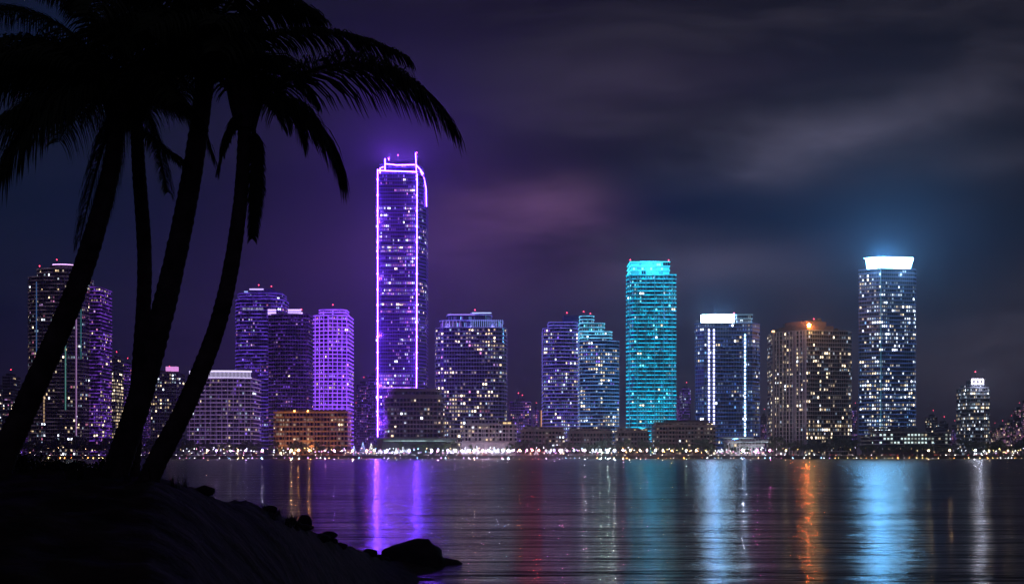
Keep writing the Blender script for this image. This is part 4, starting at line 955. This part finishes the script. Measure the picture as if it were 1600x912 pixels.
# weeds on the bank
GR = pbr('weed_green', (.035, .045, .02), .8)
weeds = []
for k in range(5):
    rr = Rnd(200 + k); vs, fs = [], []
    for _ in range(26):
        a = rr.uniform(0, 6.28); h = rr.uniform(.10, .34); lean = rr.uniform(.1, .7) * h; bx, by = rr.gauss(0, .06), rr.gauss(0, .06); w = .007
        c, s_ = math.cos(a), math.sin(a); n_ = len(vs)
        vs += [(bx - s_ * w, by + c * w, -.04), (bx + s_ * w, by - c * w, -.04), (bx + c * lean * .4 + s_ * w, by + s_ * lean * .4 - c * w, h * .6), (bx + c * lean * .4 - s_ * w, by + s_ * lean * .4 + c * w, h * .6), (bx + c * lean, by + s_ * lean, h)]
        fs += [(n_, n_ + 1, n_ + 2, n_ + 3), (n_ + 3, n_ + 2, n_ + 4)]
    weeds.append(mesh('grass_tuft', vs, fs, GR))
rr = Rnd(4)
for i in range(44):
    px = rr.uniform(-20, 300) if i < 28 else rr.uniform(405, 470); p = near_ground(px, 1 + rr.uniform(-.12, .05))
    o = link('grass_tuft', rr.choice(weeds), None, p); o.rotation_euler.z = rr.uniform(0, 6.28); s = rr.uniform(.3, .75); o.scale = (s, s, s)
    tag(o, 'small tuft of wild grass on the crest of the near bank', 'grass tuft', 'grass tufts on the near bank')
for i, (px, s, lb) in enumerate(((62, .62, 'low dark bush right of the leftmost trunk foot'), (112, .5, 'small dark bush midway between the outer trunks'), (152, .62, 'dark bush touching the left side of the clustered trunks'), (-10, .7, 'dark bush cut by the left edge of the view'))):
    rr2 = Rnd(300 + i); p = near_ground(px, .98); cl = [((rr2.uniform(-.5, .5), rr2.uniform(-.3, .3), rr2.uniform(.05, .35)), rr2.uniform(.15, .28)) for _ in range(9)]
    vs, fs = leaf_cloud(rr2, cl, 90, .05); b = MB(); b.tube([(0, 0, -.1), (0, 0, .25)], [.03, .02], 5)
    r = empty('bush', p, lb, 'bush', 'bushes on the near bank'); r.scale = (s, s, s * .75); link('foliage', mesh('foliage', vs, fs, GR), r); b.obj('stem', BARK, r)

# ------------------------------------------------------------------ foreground palms
PB = pbr('palm_bark', (.13, .11, .10), .95, 0, .45, 6, .02, .1); PL = pbr('palm_leaf', (.05, .075, .03), .55, 0, .4, 3, 0, .25); PS = pbr('palm_stem', (.05, .055, .025), .6)
def P3(px, py, d): return Vector((X(px, d), d, Z(py, d)))
def catmull(pts, n):
    out = []; Q = [pts[0] * 2 - pts[1]] + pts + [pts[-1] * 2 - pts[-2]]
    for i in range(1, len(Q) - 2):
        for k in range(n):
            t_ = k / n; a, b_, c, e = Q[i - 1], Q[i], Q[i + 1], Q[i + 2]
            out.append(.5 * ((2 * b_) + (c - a) * t_ + (2 * a - 5 * b_ + 4 * c - e) * t_ ** 2 + (3 * b_ - a - 3 * c + e) * t_ ** 3))
    out.append(pts[-1]); return out
def frond(root, base, p0, p1, p2, lmax, rr, droop=1.0, n=165):
    """one feather frond: curved rachis with two rows of drooping leaflets"""
    b = MB(); M_ = 22
    R = [p0 * (1 - t_) ** 2 + p1 * 2 * t_ * (1 - t_) + p2 * t_ * t_ for t_ in [i / M_ for i in range(M_ + 1)]]
    R = [q - base for q in R]
    b.tube([tuple(q) for q in R], [.028 * (1 - i / M_) + .005 for i in range(M_ + 1)], 5, 1)
    up = Vector((0, 0, 1))
    for i in range(n):
        t_ = .10 + .90 * i / (n - 1); f_ = t_ * M_; k = min(int(f_), M_ - 1); f_ -= k
        p = R[k].lerp(R[k + 1], f_); tan = (R[k + 1] - R[k]).normalized()
        side = tan.cross(up); side = side.normalized() if side.length > .15 else Vector((1, 0, 0))
        prof_ = (min(1, (t_ - .02) / .22) ** .7) * (1 - .50 * max(0, (t_ - .5) / .5) ** 2)
        for sg in (-1, 1):
            ln = lmax * prof_ * rr.uniform(.82, 1.08); w = .013 * rr.uniform(.8, 1.2)
            d0 = (side * sg * .75 + tan * .62 + up * .12 + Vector((rr.gauss(0, .07), rr.gauss(0, .07), rr.gauss(0, .07)))).normalized()
            q = p.copy(); pts = [q.copy()]; dirn = d0.copy()
            for s_ in range(4):
                q = q + dirn * ln / 4; pts.append(q.copy()); dirn = (dirn + Vector((0, 0, -1)) * .42 * droop * (1 + .4 * s_)).normalized()
            wd = d0.cross(up); wd = wd.normalized() if wd.length > .1 else tan
            # the blade's width runs along the rachis so that it is seen from the side
            wv = (tan * .8 + wd * .35).normalized(); n0 = len(b.v); ws = [.6, 1.0, .9, .6]
            for s_ in range(4): b.v += [tuple(pts[s_] - wv * w * ws[s_]), tuple(pts[s_] + wv * w * ws[s_])]
            b.v.append(tuple(pts[4]))
            for s_ in range(3): b.f.append((n0 + 2 * s_, n0 + 2 * s_ + 1, n0 + 2 * s_ + 3, n0 + 2 * s_ + 2)); b.m.append(0)
            b.f.append((n0 + 6, n0 + 7, n0 + 8)); b.m.append(0)
    return b.obj('frond', [PL, PS], root)
def palm(label, trunk, wpx, fronds, seed, nrand, rad=1.55, upbias=.75, lrand=(1.5, 2.3), maxcos=.8):
    rr = Rnd(seed); pts = [P3(*q) for q in trunk]; base = pts[0].copy(); base.z = base.z - .5
    root = empty('palm_tree', base, label, 'palm tree', 'palms on the near bank')
    pts = [pts[0] - Vector((0, 0, .5))] + pts
    S = catmull(pts, 26); n = len(S); rads = []
    for i in range(n):
        t_ = i / (n - 1); w = wpx[0] + (wpx[1] - wpx[0]) * min(1, t_ * 1.1); w = w * .87 / F * trunk[0][2] / 2
        w *= 1 + .55 * max(0, 1 - t_ / .12) ** 2 * .6; rads.append(w * (1 + (.06 if i % 2 else -.02) + rr.uniform(-.03, .03)))
    b = MB(); b.tube([tuple(q - base) for q in S], rads, 14); b.obj('trunk', PB, root, True)
    top = S[-1]
    b = MB()                                     # fibrous leaf bases under the crown
    for k in range(12):
        a = k * 2.4; q = top - base
        b.tube([tuple(q + Vector((.05 * math.cos(a), .05 * math.sin(a), -.25))), tuple(q + Vector((.12 * math.cos(a), .12 * math.sin(a), .02))), tuple(q + Vector((.2 * math.cos(a), .2 * math.sin(a), .25)))], [.06, .06, .02], 6)
    b.obj('crownshaft', PB, root)
    for (c, e, lm) in fronds: frond(root, base, top, P3(*c), P3(*e), lm, rr)
    for k in range(nrand):
        a = rr.uniform(0, 6.28)
        while math.cos(a) > maxcos: a = rr.uniform(0, 6.28)
        el = rr.uniform(.15, 1.2) * upbias; ln = rr.uniform(*lrand)
        h = Vector((math.cos(a), math.sin(a), 0)); c = top + h * ln * .55 * math.cos(el) + Vector((0, 0, ln * .8 * math.sin(el) + .2))
        e = top + h * ln * (1.0) + Vector((0, 0, ln * (math.sin(el) * .75 - .38))); frond(root, base, top, c, e, rr.uniform(.55, .78), rr, n=84)
    return root
# bases stand on the bank crest
palm('leftmost leaning palm whose trunk crosses the grey rounded tower', [(-5, 745, 11.6), (45, 625, 11.7), (118, 455, 11.8), (168, 290, 11.9), (188, 165, 12)], (50, 30),
     [((90, 90, 11.3), (-15, 300, 11.0), 1.0), ((100, 60, 12.2), (-30, 90, 12.6), .7), ((165, 190, 12), (125, 375, 12), .5), ((140, 110, 12.4), (20, 200, 12.8), .75),
      ((120, -10, 12), (-40, 20, 12.3), .5), ((215, 210, 11.7), (285, 250, 11.6), .35), ((60, 20, 11.6), (-60, 150, 11.4), .7), ((70, 110, 11.4), (-50, 240, 11.2), .8), ((230, 120, 11.7), (300, 180, 11.6), .6), ((120, 60, 12), (80, 170, 12), .7)], 21, 7)
palm('slim upright palm rising just right of the leftmost leaning palm', [(205, 752, 13.2), (216, 600, 13.2), (226, 420, 13.1), (216, 250, 13.1), (212, 140, 13)], (30, 22),
     [((130, 60, 13), (20, 130, 13.2), .5), ((190, 200, 13), (165, 330, 13), .42), ((240, 190, 13), (262, 300, 12.9), .35), ((170, 0, 13), (60, -20, 13), .5), ((280, 100, 13), (330, 240, 13), .45)], 22, 5)
palm('thickest palm leaning right with the highest crown, foot of the cluster', [(178, 752, 12.4), (222, 610, 12.4), (268, 430, 12.3), (302, 260, 12.3), (325, 90, 12.2)], (50, 32),
     [((480, 10, 12), (634, 88, 11.8), .45), ((420, -30, 12.3), (500, 30, 12.5), .5), ((300, -60, 12), (180, -10, 12), .5), ((230, 0, 12), (110, 70, 12.2), .55),
      ((360, -60, 12), (440, -20, 12), .5), ((390, 90, 12), (440, 190, 12), .4), ((260, 90, 12), (225, 190, 12), .4), ((430, 60, 12), (490, 150, 12), .5), ((250, 60, 12), (150, 170, 12), .7)], 23, 9, lrand=(1.1, 1.7), maxcos=.35)
palm('rightmost curved palm with one long frond reaching toward the skyscraper', [(232, 752, 12), (292, 630, 12), (345, 490, 12), (374, 330, 12), (384, 165, 12)], (42, 23),
     [((585, 25, 11.6), (694, 180, 11.4), .98), ((485, 135, 12), (528, 262, 12), .86), ((412, 215, 12), (394, 372, 12), .20), ((355, 190, 11.8), (340, 270, 11.8), .22),
      ((440, 120, 11.8), (470, 215, 11.8), .5), ((420, 80, 12), (450, 190, 12), .4)], 24, 6, lrand=(1.1, 1.6), maxcos=.1, upbias=1.15)
